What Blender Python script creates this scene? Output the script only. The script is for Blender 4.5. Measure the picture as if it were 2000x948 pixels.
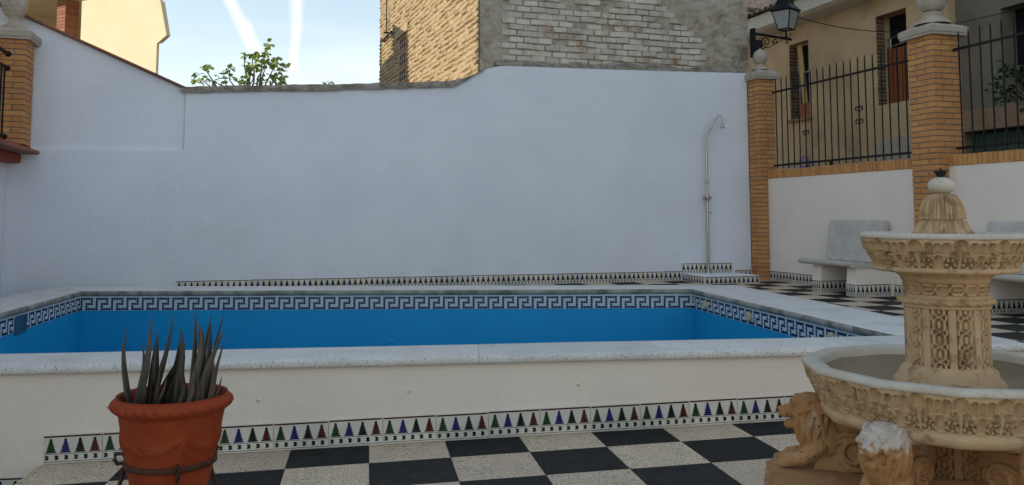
import bpy, bmesh, math, random
import numpy as np
from mathutils import Vector, Matrix, noise
R = math.radians
random.seed(7); rng = np.random.default_rng(7)
for o in list(bpy.data.objects): bpy.data.objects.remove(o)
scn = bpy.context.scene
COL = scn.collection

# ------------------------------------------------------------------ camera
cam = bpy.data.cameras.new('camera'); co = bpy.data.objects.new('camera', cam); COL.objects.link(co)
co.location = (0, 0, 1.21); co.rotation_euler = (R(90 + 4.67), 0, 0)
cam.sensor_width = 36; cam.lens = 30.6; cam.shift_y = -0.0965; cam.clip_end = 3000
scn.camera = co

# ------------------------------------------------------------------ light
SUN = Vector((-0.95, -0.22, 0)).normalized(); ELEV = 17.0
to_sun = Vector((SUN.x*math.cos(R(ELEV)), SUN.y*math.cos(R(ELEV)), math.sin(R(ELEV))))
w = bpy.data.worlds.new('World'); scn.world = w; w.use_nodes = True
nt = w.node_tree; nt.nodes.clear()
def N(t, kind, **kw):
    n = t.nodes.new(kind)
    for k, v in kw.items(): setattr(n, k, v)
    return n
out = N(nt, 'ShaderNodeOutputWorld'); bg = N(nt, 'ShaderNodeBackground')
sky = N(nt, 'ShaderNodeTexSky', sky_type='NISHITA', sun_disc=False)
sky.sun_elevation = R(ELEV); sky.sun_rotation = math.atan2(to_sun.x, to_sun.y)
sky.altitude = 2200; sky.air_density = 1.0; sky.dust_density = 0.0; sky.ozone_density = 1.6
bg.inputs[1].default_value = 0.15
geo = N(nt, 'ShaderNodeTexCoord')
def vmath(t, op, a, b=None):
    n = N(t, 'ShaderNodeVectorMath', operation=op)
    for i, v in enumerate((a, b)):
        if v is None: continue
        if hasattr(v, 'links'): t.links.new(v, n.inputs[i])
        else: n.inputs[i].default_value = v
    return n.outputs['Value'] if op in ('DOT_PRODUCT', 'LENGTH') else n.outputs['Vector']
def fmath(t, op, a, b=None, c=None, clamp=False):
    n = N(t, 'ShaderNodeMath', operation=op, use_clamp=clamp)
    for i, v in enumerate((a, b, c)):
        if v is None: continue
        if hasattr(v, 'links'): t.links.new(v, n.inputs[i])
        else: n.inputs[i].default_value = v
    return n.outputs[0]
def smooth(t, v, a, b):
    n = N(t, 'ShaderNodeMapRange', interpolation_type='SMOOTHSTEP')
    t.links.new(v, n.inputs['Value']); n.inputs['From Min'].default_value = a; n.inputs['From Max'].default_value = b
    return n.outputs['Result']
dirv = vmath(nt, 'NORMALIZE', geo.outputs['Generated'])
nz = N(nt, 'ShaderNodeTexNoise'); nz.inputs['Scale'].default_value = 22; nz.inputs['Detail'].default_value = 5
nt.links.new(dirv, nz.inputs['Vector'])
wob = vmath(nt, 'SCALE', vmath(nt, 'SUBTRACT', nz.outputs['Color'], (0.5, 0.5, 0.5)))
wob.node.inputs['Scale'].default_value = 0.018
dw = vmath(nt, 'ADD', dirv, wob)
nz2 = N(nt, 'ShaderNodeTexNoise'); nz2.inputs['Scale'].default_value = 30; nz2.inputs['Detail'].default_value = 6
nt.links.new(dirv, nz2.inputs['Vector'])
def contrail(d1, d2, width, lo, hi):
    """a long thin cloud along the great circle through two sky directions"""
    d1 = Vector(d1).normalized(); d2 = Vector(d2).normalized()
    n = d1.cross(d2).normalized()
    dist = fmath(nt, 'ABSOLUTE', vmath(nt, 'DOT_PRODUCT', dw, tuple(n)))
    core = fmath(nt, 'SUBTRACT', 1.0, smooth(nt, dist, 0.0, width*1.2))
    el = vmath(nt, 'DOT_PRODUCT', dirv, (0, 0, 1))
    seg = smooth(nt, el, lo, hi)
    az = smooth(nt, vmath(nt, 'DOT_PRODUCT', dirv, tuple((d1+d2).normalized())), 0.3, 0.75)
    k = fmath(nt, 'MULTIPLY', fmath(nt, 'MULTIPLY', core, seg), az)
    return fmath(nt, 'MULTIPLY', k, fmath(nt, 'ADD', 0.05, fmath(nt, 'MULTIPLY', nz2.outputs['Fac'], 1.0)))
c1 = contrail((-0.326, 0.983, 0.246), (-0.292, 0.988, 0.185), 0.0085, 0.150, 0.185)
c2 = contrail((-0.247, 0.983, 0.246), (-0.251, 0.99, 0.165), 0.0075, 0.145, 0.165)
nz3 = N(nt, 'ShaderNodeTexNoise'); nz3.inputs['Scale'].default_value = 3.2; nz3.inputs['Detail'].default_value = 7
mp = N(nt, 'ShaderNodeMapping'); mp.inputs['Scale'].default_value = (1, 1, 5); nt.links.new(dirv, mp.inputs['Vector']); nt.links.new(mp.outputs[0], nz3.inputs['Vector'])
elz = vmath(nt, 'DOT_PRODUCT', dirv, (0, 0, 1))
low = fmath(nt, 'MULTIPLY', smooth(nt, nz3.outputs['Fac'], 0.42, 0.75), fmath(nt, 'SUBTRACT', 1.0, smooth(nt, elz, 0.14, 0.24)))
low = fmath(nt, 'MULTIPLY', low, 0.35)
cl = fmath(nt, 'MAXIMUM', fmath(nt, 'MAXIMUM', c1, c2), low)
mx = N(nt, 'ShaderNodeMix', data_type='RGBA'); nt.links.new(cl, mx.inputs['Factor'])
hz = N(nt, 'ShaderNodeHueSaturation'); hz.inputs['Saturation'].default_value = 1.0; nt.links.new(sky.outputs[0], hz.inputs['Color'])
gm = N(nt, 'ShaderNodeGamma'); gm.inputs['Gamma'].default_value = 0.6; nt.links.new(hz.outputs[0], gm.inputs['Color'])   # gamma evens sky brightness so the overhead sky lights the shade more
nt.links.new(vmath(nt, 'MULTIPLY', gm.outputs[0], (1.40, 1.29, 1.14)), mx.inputs['A']); mx.inputs['B'].default_value = (3.6, 3.6, 3.5, 1)
nt.links.new(mx.outputs['Result'], bg.inputs[0]); nt.links.new(bg.outputs[0], out.inputs[0])
sl = bpy.data.lights.new('sun', 'SUN'); so = bpy.data.objects.new('sun', sl); COL.objects.link(so)
sl.energy = 2.1; sl.angle = R(0.5); sl.color = (1.0, 0.83, 0.6)
so.rotation_euler = to_sun.to_track_quat('Z', 'Y').to_euler(); so.location = (-20, -5, 12)
scn.view_settings.view_transform = 'Standard'; scn.view_settings.look = 'None'
scn.view_settings.exposure = 1.36; scn.view_settings.gamma = 1.0
scn.render.engine = 'CYCLES'

# ------------------------------------------------------------------ materials
def mat(name, c1, c2=None, scale=6, rough=0.8, bump=0.0, bscale=60, rand=0.0, speck=None, sscale=300, sthr=0.6, metal=0.0,
        stain=None, stscale=1.5, stlo=0.55, sthi=0.8, spec=0.35, stretch=None, detail=6, bdist=0.004, coat=0):
    m = bpy.data.materials.new(name); m.use_nodes = True; t = m.node_tree
    b = t.nodes['Principled BSDF']; b.inputs['Roughness'].default_value = rough; b.inputs['Metallic'].default_value = metal
    b.inputs['Specular IOR Level'].default_value = spec
    if coat: b.inputs['Coat Weight'].default_value = coat; b.inputs['Coat Roughness'].default_value = 0.1
    g = N(t, 'ShaderNodeNewGeometry'); pos = g.outputs['Position']
    if stretch:
        mpn = N(t, 'ShaderNodeMapping'); mpn.inputs['Scale'].default_value = stretch
        t.links.new(pos, mpn.inputs['Vector']); pos = mpn.outputs[0]
    def noise_(sc, det=detail, src=None, ro=0.55):
        n = N(t, 'ShaderNodeTexNoise'); n.inputs['Scale'].default_value = sc; n.inputs['Detail'].default_value = det
        n.inputs['Roughness'].default_value = ro; t.links.new(src or pos, n.inputs['Vector']); return n.outputs['Fac']
    def mixc(f, a, bb):
        x = N(t, 'ShaderNodeMix', data_type='RGBA')
        if hasattr(f, 'links'): t.links.new(f, x.inputs['Factor'])
        else: x.inputs['Factor'].default_value = f
        for v, s in ((a, 'A'), (bb, 'B')):
            if hasattr(v, 'links'): t.links.new(v, x.inputs[s])
            else: x.inputs[s].default_value = (*v, 1)
        return x.outputs['Result']
    c = mixc(smooth(t, noise_(scale), 0.3, 0.7), c1, c2 or c1)
    if stain: c = mixc(fmath(t, 'MULTIPLY', smooth(t, noise_(stscale, 8, None, 0.65), stlo, sthi), stain[3]), c, stain[:3])
    if speck: c = mixc(smooth(t, noise_(sscale, 2), sthr, sthr+0.05), c, speck)
    if rand:
        oi = N(t, 'ShaderNodeObjectInfo'); hs = N(t, 'ShaderNodeHueSaturation')
        t.links.new(fmath(t, 'ADD', 1-rand, fmath(t, 'MULTIPLY', oi.outputs['Random'], 2*rand)), hs.inputs['Value'])
        t.links.new(fmath(t, 'ADD', 0.5-rand*0.05, fmath(t, 'MULTIPLY', oi.outputs['Random'], rand*0.1)), hs.inputs['Hue'])
        t.links.new(c, hs.inputs['Color']); c = hs.outputs['Color']
    t.links.new(c, b.inputs['Base Color'])
    if bump:
        bn = N(t, 'ShaderNodeBump'); bn.inputs['Strength'].default_value = bump; bn.inputs['Distance'].default_value = bdist
        t.links.new(noise_(bscale, 6), bn.inputs['Height']); t.links.new(bn.outputs[0], b.inputs['Normal'])
    return m
MT = {}
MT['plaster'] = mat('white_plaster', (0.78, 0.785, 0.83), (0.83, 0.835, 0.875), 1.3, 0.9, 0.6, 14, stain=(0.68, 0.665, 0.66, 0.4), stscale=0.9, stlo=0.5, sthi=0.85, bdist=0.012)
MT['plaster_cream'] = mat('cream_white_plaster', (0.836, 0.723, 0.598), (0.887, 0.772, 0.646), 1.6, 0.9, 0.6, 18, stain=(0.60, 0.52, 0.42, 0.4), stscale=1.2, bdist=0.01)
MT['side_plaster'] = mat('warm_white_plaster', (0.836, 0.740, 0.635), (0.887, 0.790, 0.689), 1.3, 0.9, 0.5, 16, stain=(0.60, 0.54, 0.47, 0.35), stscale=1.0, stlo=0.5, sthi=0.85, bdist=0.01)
MT['dark_brick'] = mat('dark_reveal_brick', (0.16, 0.095, 0.06), (0.11, 0.075, 0.05), 20, 0.9, rand=0.3)
MT['weathered'] = mat('weathered_mortar', (0.44, 0.37, 0.295), (0.20, 0.165, 0.13), 9, 0.95, 1.0, 50, stain=(0.05, 0.045, 0.04, 0.8), stscale=5, bdist=0.02)
MT['coping'] = mat('granite_coping', (0.68, 0.64, 0.59), (0.77, 0.73, 0.68), 5, 0.75, 0.4, 120, speck=(0.34, 0.32, 0.29), sscale=110, sthr=0.58, stain=(0.33, 0.31, 0.25, 0.6), stscale=2.2, rand=0.05)
MT['grimy'] = mat('grimy_coping', (0.40, 0.375, 0.31), (0.27, 0.255, 0.205), 4, 0.85, 0.5, 90, stain=(0.10, 0.11, 0.08, 0.85), stscale=5, stlo=0.42, sthi=0.65)
MT['pool_blue'] = mat('blue_pool_paint', (0.009, 0.30, 0.56), (0.010, 0.33, 0.60), 1.2, 0.45, 0.1, 12)
MT['mosaic_white'] = mat('white_mosaic', (0.60, 0.66, 0.64), (0.70, 0.75, 0.72), 40, 0.25, spec=0.5)
MT['mosaic_navy'] = mat('navy_mosaic', (0.008, 0.018, 0.075), (0.012, 0.03, 0.11), 60, 0.25, spec=0.5)
MT['grout'] = mat('grout', (0.55, 0.57, 0.56), None, 20, 0.9)
MT['glaze'] = mat('white_glaze', (0.665, 0.608, 0.513), (0.731, 0.674, 0.580), 8, 0.22, spec=0.5, rand=0.06)
MT['g_green'] = mat('green_glaze', (0.008, 0.036, 0.010), (0.014, 0.055, 0.014), 60, 0.22, spec=0.5)
MT['g_blue'] = mat('blue_glaze', (0.012, 0.014, 0.10), (0.018, 0.022, 0.14), 60, 0.22, spec=0.5)
MT['g_black'] = mat('black_glaze', (0.008, 0.010, 0.010), None, 60, 0.22, spec=0.5)
MT['g_maroon'] = mat('maroon_glaze', (0.060, 0.009, 0.007), (0.085, 0.014, 0.010), 60, 0.22, spec=0.5)
MT['terrazzo_light'] = mat('light_terrazzo', (0.648, 0.500, 0.351), (0.734, 0.580, 0.419), 12, 0.6, 0.15, 200, rand=0.06, speck=(0.16, 0.13, 0.11), sscale=120, sthr=0.56, stain=(0.30, 0.25, 0.20, 0.4), stscale=3)
MT['terrazzo_dark'] = mat('dark_terrazzo', (0.016, 0.017, 0.016), (0.026, 0.027, 0.026), 12, 0.7, 0.15, 200, rand=0.15, spec=0.15, speck=(0.15, 0.15, 0.14), sscale=110, sthr=0.66)
MT['joint'] = mat('floor_joint', (0.10, 0.09, 0.08), (0.16, 0.14, 0.12), 12, 0.95)
MT['brick'] = mat('ochre_brick', (0.521, 0.234, 0.079), (0.596, 0.283, 0.103), 14, 0.85, 0.5, 120, rand=0.11, stain=(0.30, 0.13, 0.05, 0.5), stscale=6)
MT['mortar'] = mat('mortar', (0.20, 0.16, 0.12), (0.27, 0.22, 0.17), 20, 0.95, 0.5, 100)
MT['terracotta'] = mat('terracotta', (0.255, 0.034, 0.006), (0.314, 0.048, 0.009), 7, 0.75, 0.35, 90, stain=(0.22, 0.06, 0.03, 0.5), stscale=6)
MT['terracotta_tile'] = mat('terracotta_tile', (0.240, 0.088, 0.052), (0.304, 0.128, 0.080), 9, 0.8, 0.4, 80, rand=0.15, stain=(0.12, 0.07, 0.05, 0.6), stscale=7)
MT['soil'] = mat('soil', (0.03, 0.018, 0.012), (0.06, 0.035, 0.022), 40, 1.0, 1.0, 60, bdist=0.02)
MT['aloe'] = mat('aloe_leaf', (0.063, 0.054, 0.037), (0.096, 0.072, 0.053), 14, 0.5, 0.2, 90, rand=0.3, stain=(0.22, 0.11, 0.075, 0.6), stscale=7)
MT['rust'] = mat('rusty_iron', (0.10, 0.035, 0.018), (0.05, 0.022, 0.014), 30, 0.8, 0.5, 150)
MT['iron'] = mat('black_iron', (0.008, 0.008, 0.009), (0.014, 0.013, 0.012), 30, 0.55, 0.2, 100, spec=0.2)
MT['steel'] = mat('brushed_steel', (0.46, 0.42, 0.36), (0.56, 0.52, 0.46), 30, 0.28, metal=1.0)
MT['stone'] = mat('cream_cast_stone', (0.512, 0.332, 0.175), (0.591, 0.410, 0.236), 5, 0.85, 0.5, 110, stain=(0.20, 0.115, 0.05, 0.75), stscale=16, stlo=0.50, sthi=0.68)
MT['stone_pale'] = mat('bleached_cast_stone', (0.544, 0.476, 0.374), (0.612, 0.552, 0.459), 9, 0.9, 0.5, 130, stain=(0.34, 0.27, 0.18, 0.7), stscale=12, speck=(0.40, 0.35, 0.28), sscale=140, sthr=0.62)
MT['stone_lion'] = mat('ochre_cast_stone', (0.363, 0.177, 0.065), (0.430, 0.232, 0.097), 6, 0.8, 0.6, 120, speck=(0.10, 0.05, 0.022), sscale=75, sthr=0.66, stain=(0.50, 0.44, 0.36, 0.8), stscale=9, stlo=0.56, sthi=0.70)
MT['basin'] = mat('basin_cement', (0.26, 0.20, 0.13), (0.34, 0.27, 0.18), 4, 0.85, 0.3, 60)
MT['granite_bench'] = mat('grey_granite', (0.515, 0.469, 0.414), (0.607, 0.561, 0.506), 7, 0.8, 0.4, 160, speck=(0.30, 0.28, 0.26), sscale=130, sthr=0.58)
MT['cap'] = mat('rough_cap_stone', (0.416, 0.344, 0.264), (0.496, 0.424, 0.344), 8, 0.9, 0.8, 60, stain=(0.16, 0.14, 0.12, 0.7), stscale=5, bdist=0.01)
MT['limewash'] = mat('limewashed_brick', (0.612, 0.548, 0.451), (0.663, 0.603, 0.510), 12, 0.95, 0.9, 45, rand=0.14, stain=(0.38, 0.25, 0.15, 0.85), stscale=3.6, stlo=0.47, sthi=0.70, bdist=0.012)
MT['old_render'] = mat('old_grey_render', (0.558, 0.484, 0.381), (0.443, 0.377, 0.287), 5, 0.95, 1.0, 28, stain=(0.26, 0.18, 0.12, 0.85), stscale=3.5, stlo=0.47, sthi=0.70, bdist=0.03)
MT['cream_brick'] = mat('cream_brickwork', (0.319, 0.252, 0.160), (0.374, 0.302, 0.201), 5, 0.95, 0.8, 40, stain=(0.38, 0.22, 0.11, 0.6), stscale=2.2, stlo=0.55, sthi=0.75, bdist=0.012)
MT['cream_wall'] = mat('cream_house_render', (0.646, 0.570, 0.408), (0.680, 0.603, 0.451), 2, 0.9, 0.3, 20, stain=(0.66, 0.48, 0.24, 0.5), stscale=1.4)
MT['tan_wall'] = mat('tan_house_render', (0.637, 0.456, 0.267), (0.543, 0.382, 0.217), 1.6, 0.95, 0.6, 24, stain=(0.36, 0.26, 0.16, 0.8), stscale=1.1, stlo=0.45, sthi=0.7, bdist=0.01)
MT['dun_wall'] = mat('dun_house_render', (0.17, 0.14, 0.105), (0.21, 0.175, 0.13), 2, 0.95, 0.5, 24)
MT['eave_white'] = mat('white_eave', (0.68, 0.62, 0.52), (0.74, 0.69, 0.60), 5, 0.9)
MT['roof_tile'] = mat('old_roof_tile', (0.42, 0.35, 0.29), (0.26, 0.19, 0.15), 7, 0.9, 0.6, 50, rand=0.25, stain=(0.05, 0.05, 0.045, 0.8), stscale=5)
MT['dark'] = mat('dark_interior', (0.006, 0.006, 0.007), None, 5, 0.9)
MT['orange_panel'] = mat('rust_red_panel', (0.27, 0.075, 0.022), (0.32, 0.095, 0.03), 5, 0.7, stretch=(6, 6, 1))
MT['yellow_board'] = mat('yellow_board', (0.50, 0.30, 0.09), (0.56, 0.36, 0.13), 6, 0.7)
MT['white_paint'] = mat('white_paint', (0.62, 0.62, 0.60), None, 6, 0.5)
MT['glass'] = mat('dark_glass', (0.015, 0.017, 0.02), None, 6, 0.06, spec=0.6)
MT['green_metal'] = mat('green_metal', (0.035, 0.085, 0.065), (0.05, 0.105, 0.08), 7, 0.5)
MT['ochre_beam'] = mat('ochre_beam', (0.26, 0.16, 0.09), (0.32, 0.21, 0.13), 7, 0.9, 0.5, 40)
MT['red_sign'] = mat('red_sign_paint', (0.38, 0.02, 0.03), None, 6, 0.4)
MT['blue_sign'] = mat('blue_sign_paint', (0.03, 0.10, 0.36), None, 6, 0.4)
MT['milk_glass'] = mat('milky_lamp_glass', (0.55, 0.55, 0.52), (0.62, 0.62, 0.58), 9, 0.3)
b_ = MT['milk_glass'].node_tree.nodes['Principled BSDF']; b_.inputs['Transmission Weight'].default_value = 0.45; b_.inputs['Roughness'].default_value = 0.45
MT['leaf'] = mat('fig_leaf', (0.15, 0.25, 0.05), (0.27, 0.36, 0.09), 5, 0.55, rand=0.1)
MT['leaf_dark'] = mat('dark_leaf', (0.025, 0.055, 0.014), (0.05, 0.09, 0.022), 6, 0.5)
for k in ('leaf', 'leaf_dark'):
    b_ = MT[k].node_tree.nodes['Principled BSDF']; b_.inputs['Subsurface Weight'].default_value = 0.0
MT['bark'] = mat('grey_bark', (0.14, 0.11, 0.085), (0.20, 0.165, 0.13), 20, 0.95, 0.7, 60)
MT['ground'] = mat('packed_earth', (0.18, 0.15, 0.115), (0.24, 0.20, 0.155), 1.5, 0.95, 0.6, 20)
MT['asphalt'] = mat('asphalt', (0.05, 0.05, 0.05), (0.065, 0.063, 0.06), 4, 0.9, 0.5, 150)
MT['nozzle'] = mat('jet_plastic', (0.52, 0.42, 0.27), (0.58, 0.48, 0.33), 30, 0.45)
MT['skimmer'] = mat('skimmer_recess', (0.03, 0.10, 0.15), None, 9, 0.4)
MT['cable'] = mat('cable', (0.012, 0.012, 0.012), None, 9, 0.6)

# ------------------------------------------------------------------ mesh helpers
class MB:
    def __init__(s): s.v = []; s.f = []; s.m = []; s.sm = []
    def add(s, vs, fs, m=0, smooth=False):
        o = len(s.v); s.v += [tuple(map(float, p)) for p in vs]
        for f in fs: s.f.append(tuple(i+o for i in f)); s.m.append(m); s.sm.append(smooth)
        return s
    def box(s, x0, x1, y0, y1, z0, z1, m=0, M=None):
        vs = [Vector((x, y, z)) for z in (z0, z1) for x, y in ((x0, y0), (x1, y0), (x1, y1), (x0, y1))]
        if M is not None: vs = [M @ v for v in vs]
        return s.add(vs, [(3, 2, 1, 0), (4, 5, 6, 7), (0, 1, 5, 4), (1, 2, 6, 5), (2, 3, 7, 6), (3, 0, 4, 7)], m)
    def cbox(s, x0, x1, y0, y1, z0, z1, c=0.004, m=0, M=None):
        """box with chamfered edges: 24 corners"""
        vs = []; idx = {}
        X = (x0, x1); Y = (y0, y1); Z = (z0, z1)
        for i in (0, 1):
            for j in (0, 1):
                for k in (0, 1):
                    p = Vector((X[i], Y[j], Z[k])); d = Vector(((1, -1)[i]*c, (1, -1)[j]*c, (1, -1)[k]*c))
                    for ax in range(3):
                        q = p + d; q[ax] = p[ax]; idx[(i, j, k, ax)] = len(vs); vs.append(M @ q if M is not None else q)
        fs = []
        for sgn in (0, 1):
            f = [(sgn, 0, 0, 0), (sgn, 1, 0, 0), (sgn, 1, 1, 0), (sgn, 0, 1, 0)]; fs.append([idx[a] for a in (f if sgn else f[::-1])])
            f = [(0, sgn, 0, 1), (0, sgn, 1, 1), (1, sgn, 1, 1), (1, sgn, 0, 1)]; fs.append([idx[a] for a in (f if sgn else f[::-1])])
            f = [(0, 0, sgn, 2), (1, 0, sgn, 2), (1, 1, sgn, 2), (0, 1, sgn, 2)]; fs.append([idx[a] for a in (f if sgn else f[::-1])])
        for i in (0, 1):
            for j in (0, 1):
                fs.append([idx[(i, j, 0, 0)], idx[(i, j, 1, 0)], idx[(i, j, 1, 1)], idx[(i, j, 0, 1)]])
                fs.append([idx[(i, 0, j, 0)], idx[(i, 1, j, 0)], idx[(i, 1, j, 2)], idx[(i, 0, j, 2)]])
                fs.append([idx[(0, i, j, 1)], idx[(1, i, j, 1)], idx[(1, i, j, 2)], idx[(0, i, j, 2)]])
                for k in (0, 1): fs.append([idx[(i, j, k, 0)], idx[(i, j, k, 1)], idx[(i, j, k, 2)]])
        return s.add(vs, fs, m)
    def prism(s, poly, lo, hi, axis=2, m=0, M=None):
        """extrude a 2-D polygon along an axis"""
        def P(u, v, h): return Vector({2: (u, v, h), 1: (u, h, v), 0: (h, u, v)}[axis])
        n = len(poly); vs = [P(u, v, lo) for u, v in poly] + [P(u, v, hi) for u, v in poly]
        if M is not None: vs = [M @ v for v in vs]
        fs = [tuple(range(n))[::-1], tuple(range(n, 2*n))] + [(i, (i+1) % n, n+(i+1) % n, n+i) for i in range(n)]
        return s.add(vs, fs, m)
    def tube(s, path, rad, n=8, m=0, cap=True):
        path = [Vector(p) for p in path]; k = len(path)
        rad = rad if hasattr(rad, '__len__') else [rad]*k
        vs = []; up = None
        for i, p in enumerate(path):
            d = (path[min(i+1, k-1)]-path[max(i-1, 0)]).normalized()
            if up is None: up = Vector((0, 0, 1)) if abs(d.z) < 0.9 else Vector((1, 0, 0))
            a = d.cross(up)
            if a.length < 1e-5: a = d.cross(Vector((0, 1, 0)))
            a.normalize(); b = d.cross(a).normalized(); up = -b if False else up
            for j in range(n):
                t = 2*math.pi*j/n; vs.append(p + rad[i]*(math.cos(t)*a+math.sin(t)*b))
        fs = [(i*n+j, i*n+(j+1) % n, (i+1)*n+(j+1) % n, (i+1)*n+j) for i in range(k-1) for j in range(n)]
        s.add(vs, fs, m, True)
        if cap: s.add(vs[:n], [tuple(range(n))[::-1]], m); s.add(vs[-n:], [tuple(range(n))], m)
        return s
    def lathe(s, prof, n=48, m=0, smooth=True, c=(0, 0, 0), fn=None):
        vs = []
        for i, (r, z) in enumerate(prof):
            for j in range(n):
                t = 2*math.pi*j/n; rr = r if fn is None else fn(r, z, t)
                vs.append((c[0]+rr*math.cos(t), c[1]+rr*math.sin(t), c[2]+z))
        fs = [(i*n+j, i*n+(j+1) % n, (i+1)*n+(j+1) % n, (i+1)*n+j) for i in range(len(prof)-1) for j in range(n)]
        return s.add(vs, fs, m, smooth)
    def ball(s, c, r, m=0, n=14, k=9):
        r = r if hasattr(r, '__len__') else (r, r, r); c = Vector(c)
        vs = [c+Vector((0, 0, -r[2]))]
        for i in range(1, k):
            a = -math.pi/2+math.pi*i/k
            for j in range(n):
                t = 2*math.pi*j/n; vs.append(c+Vector((r[0]*math.cos(a)*math.cos(t), r[1]*math.cos(a)*math.sin(t), r[2]*math.sin(a))))
        vs.append(c+Vector((0, 0, r[2]))); L = len(vs)-1
        fs = [(0, 1+(j+1) % n, 1+j) for j in range(n)]
        fs += [(1+i*n+j, 1+i*n+(j+1) % n, 1+(i+1)*n+(j+1) % n, 1+(i+1)*n+j) for i in range(k-2) for j in range(n)]
        fs += [(1+(k-2)*n+j, 1+(k-2)*n+(j+1) % n, L) for j in range(n)]
        return s.add(vs, fs, m, True)
    def grid(s, P, m=0, wrap=False):
        """P: array (rows, cols, 3)"""
        r, c, _ = P.shape; vs = P.reshape(-1, 3)
        cc = c if wrap else c-1
        return s.add(vs, [(i*c+j, i*c+(j+1) % c, (i+1)*c+(j+1) % c, (i+1)*c+j) for i in range(r-1) for j in range(cc)], m, True)
    def mesh(s, name, mats):
        me = bpy.data.meshes.new(name); me.from_pydata(s.v, [], s.f)
        for mm in mats: me.materials.append(MT[mm] if isinstance(mm, str) else mm)
        me.polygons.foreach_set('material_index', s.m); me.polygons.foreach_set('use_smooth', s.sm)
        me.update(); return me
def link(name, me, parent=None, loc=None, rotz=0, M=None):
    o = bpy.data.objects.new(name, me); COL.objects.link(o)
    if parent is not None: o.parent = parent
    if M is not None: o.matrix_local = M
    elif loc is not None: o.location = loc; o.rotation_euler = (0, 0, rotz)
    return o
def obj(name, mb, mats, parent=None, loc=None, rotz=0):
    return link(name, mb.mesh(name, [mats] if isinstance(mats, str) else mats), parent, loc, rotz)
def tag(o, label=None, cat=None, group=None, kind=None):
    for k, v in (('label', label), ('category', cat), ('group', group), ('kind', kind)):
        if v: o[k] = v
    return o
def empty(name, loc, rotz=0, **kw):
    o = bpy.data.objects.new(name, None); COL.objects.link(o); o.location = loc; o.rotation_euler = (0, 0, rotz)
    o.empty_display_size = 0.1
    return tag(o, **kw)
def copy_tree(o, parent=None):
    c = o.copy(); COL.objects.link(c); c.parent = parent
    for ch in [x for x in bpy.data.objects if x.parent == o]:
        d = copy_tree(ch, c); d.matrix_parent_inverse = ch.matrix_parent_inverse.copy()
    return c

# wall frame: a runs along the rear wall, b runs away from the camera along the side walls
WA = R(16.3); WO = Vector((0, 11.7, 0))
WM = Matrix.Translation(WO) @ Matrix.Rotation(WA, 4, 'Z')
def W(a, b, z=0): return WM @ Vector((a, b, z))
DECK = 0.28
def wroot(name, a, b, z, rot=0, **kw): return empty(name, W(a, b, z), WA+rot, **kw)
def floor_z(x): return 0.017+0.023*x

# ------------------------------------------------------------------ glazed skirting tile
TREES = ('g_green', 'g_blue', 'g_black', 'g_maroon')
def skirting_mesh(w=0.28, h=0.14, full=True):
    mb = MB(); mb.cbox(0.0012, w-0.0012, -0.009, 0, 0, h, 0.0015, 0)
    y = -0.0097
    def q(x0, x1, z0, z1, m): mb.add([(x0, y, z0), (x1, y, z0), (x1, y, z1), (x0, y, z1)], [(0, 1, 2, 3)], m)
    zt = h-0.012
    q(0.004, w-0.004, zt, h-0.004, 4)
    zb = 0.052 if full else 0.012
    n = 6; th = (zt-0.006-zb)/n
    hw = [0.027, 0.0225, 0.0185, 0.0145, 0.0105, 0.0075]
    for i in range(4):
        cx = 0.036+0.0695*i
        for k in range(n):
            z0 = zb+k*th; a = hw[k]; b = a*0.55
            mb.add([(cx-a, y, z0), (cx+a, y, z0), (cx+a*0.93, y, z0+th*0.45), (cx+b, y, z0+th), (cx-b, y, z0+th), (cx-a*0.93, y, z0+th*0.45)], [tuple(range(6))], 1+i)
    if full:
        q(0.004, w-0.004, 0.046, 0.0485, 3); q(0.004, w-0.004, 0.008, 0.0105, 3)
        for i in range(6):
            x0 = 0.006+i*0.0462
            mb.add([(x0, y, 0.018), (x0+0.017, y, 0.018), (x0+0.022, y, 0.024), (x0+0.018, y, 0.029), (x0+0.022, y, 0.034), (x0+0.017, y, 0.040), (x0, y, 0.040), (x0+0.005, y, 0.029)],
                   [(0, 1, 2, 3, 4, 5, 6, 7)], 3 if i % 3 else 1)
    return mb.mesh('skirting_tile', ['glaze', 'g_green', 'g_blue', 'g_black', 'g_maroon'])
TILE = skirting_mesh(); TILE_LOW = skirting_mesh(h=0.098, full=False)
def skirting(parent, p0, p1, me=TILE, jitter=0.0015):
    """a row of skirting tiles along p0 -> p1 (points in the parent's frame); tiles face to the right of travel"""
    p0 = Vector(p0); p1 = Vector(p1); d = p1-p0; L = d.length; n = max(1, round(L/0.28)); s = L/n/0.28
    X = d.normalized(); Z = Vector((0, 0, 1)); Y = Z.cross(X).normalized(); Z2 = X.cross(Y)
    for i in range(n):
        p = p0+X*(i*L/n)
        M = Matrix(((X.x*s, Y.x, Z2.x, p.x), (X.y*s, Y.y, Z2.y, p.y), (X.z*s, Y.z, Z2.z, p.z+random.uniform(-jitter, jitter)), (0, 0, 0, 1)))
        link('skirting_tile', me, parent, M=M)

# ================================================================== ground and floors
g = MB(); g.add([(-700, -300, -0.6), (700, -300, -0.6), (700, 1500, -0.6), (-700, 1500, -0.6)], [(0, 1, 2, 3)])
tag(obj('ground', g, 'ground'), kind='structure')
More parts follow.
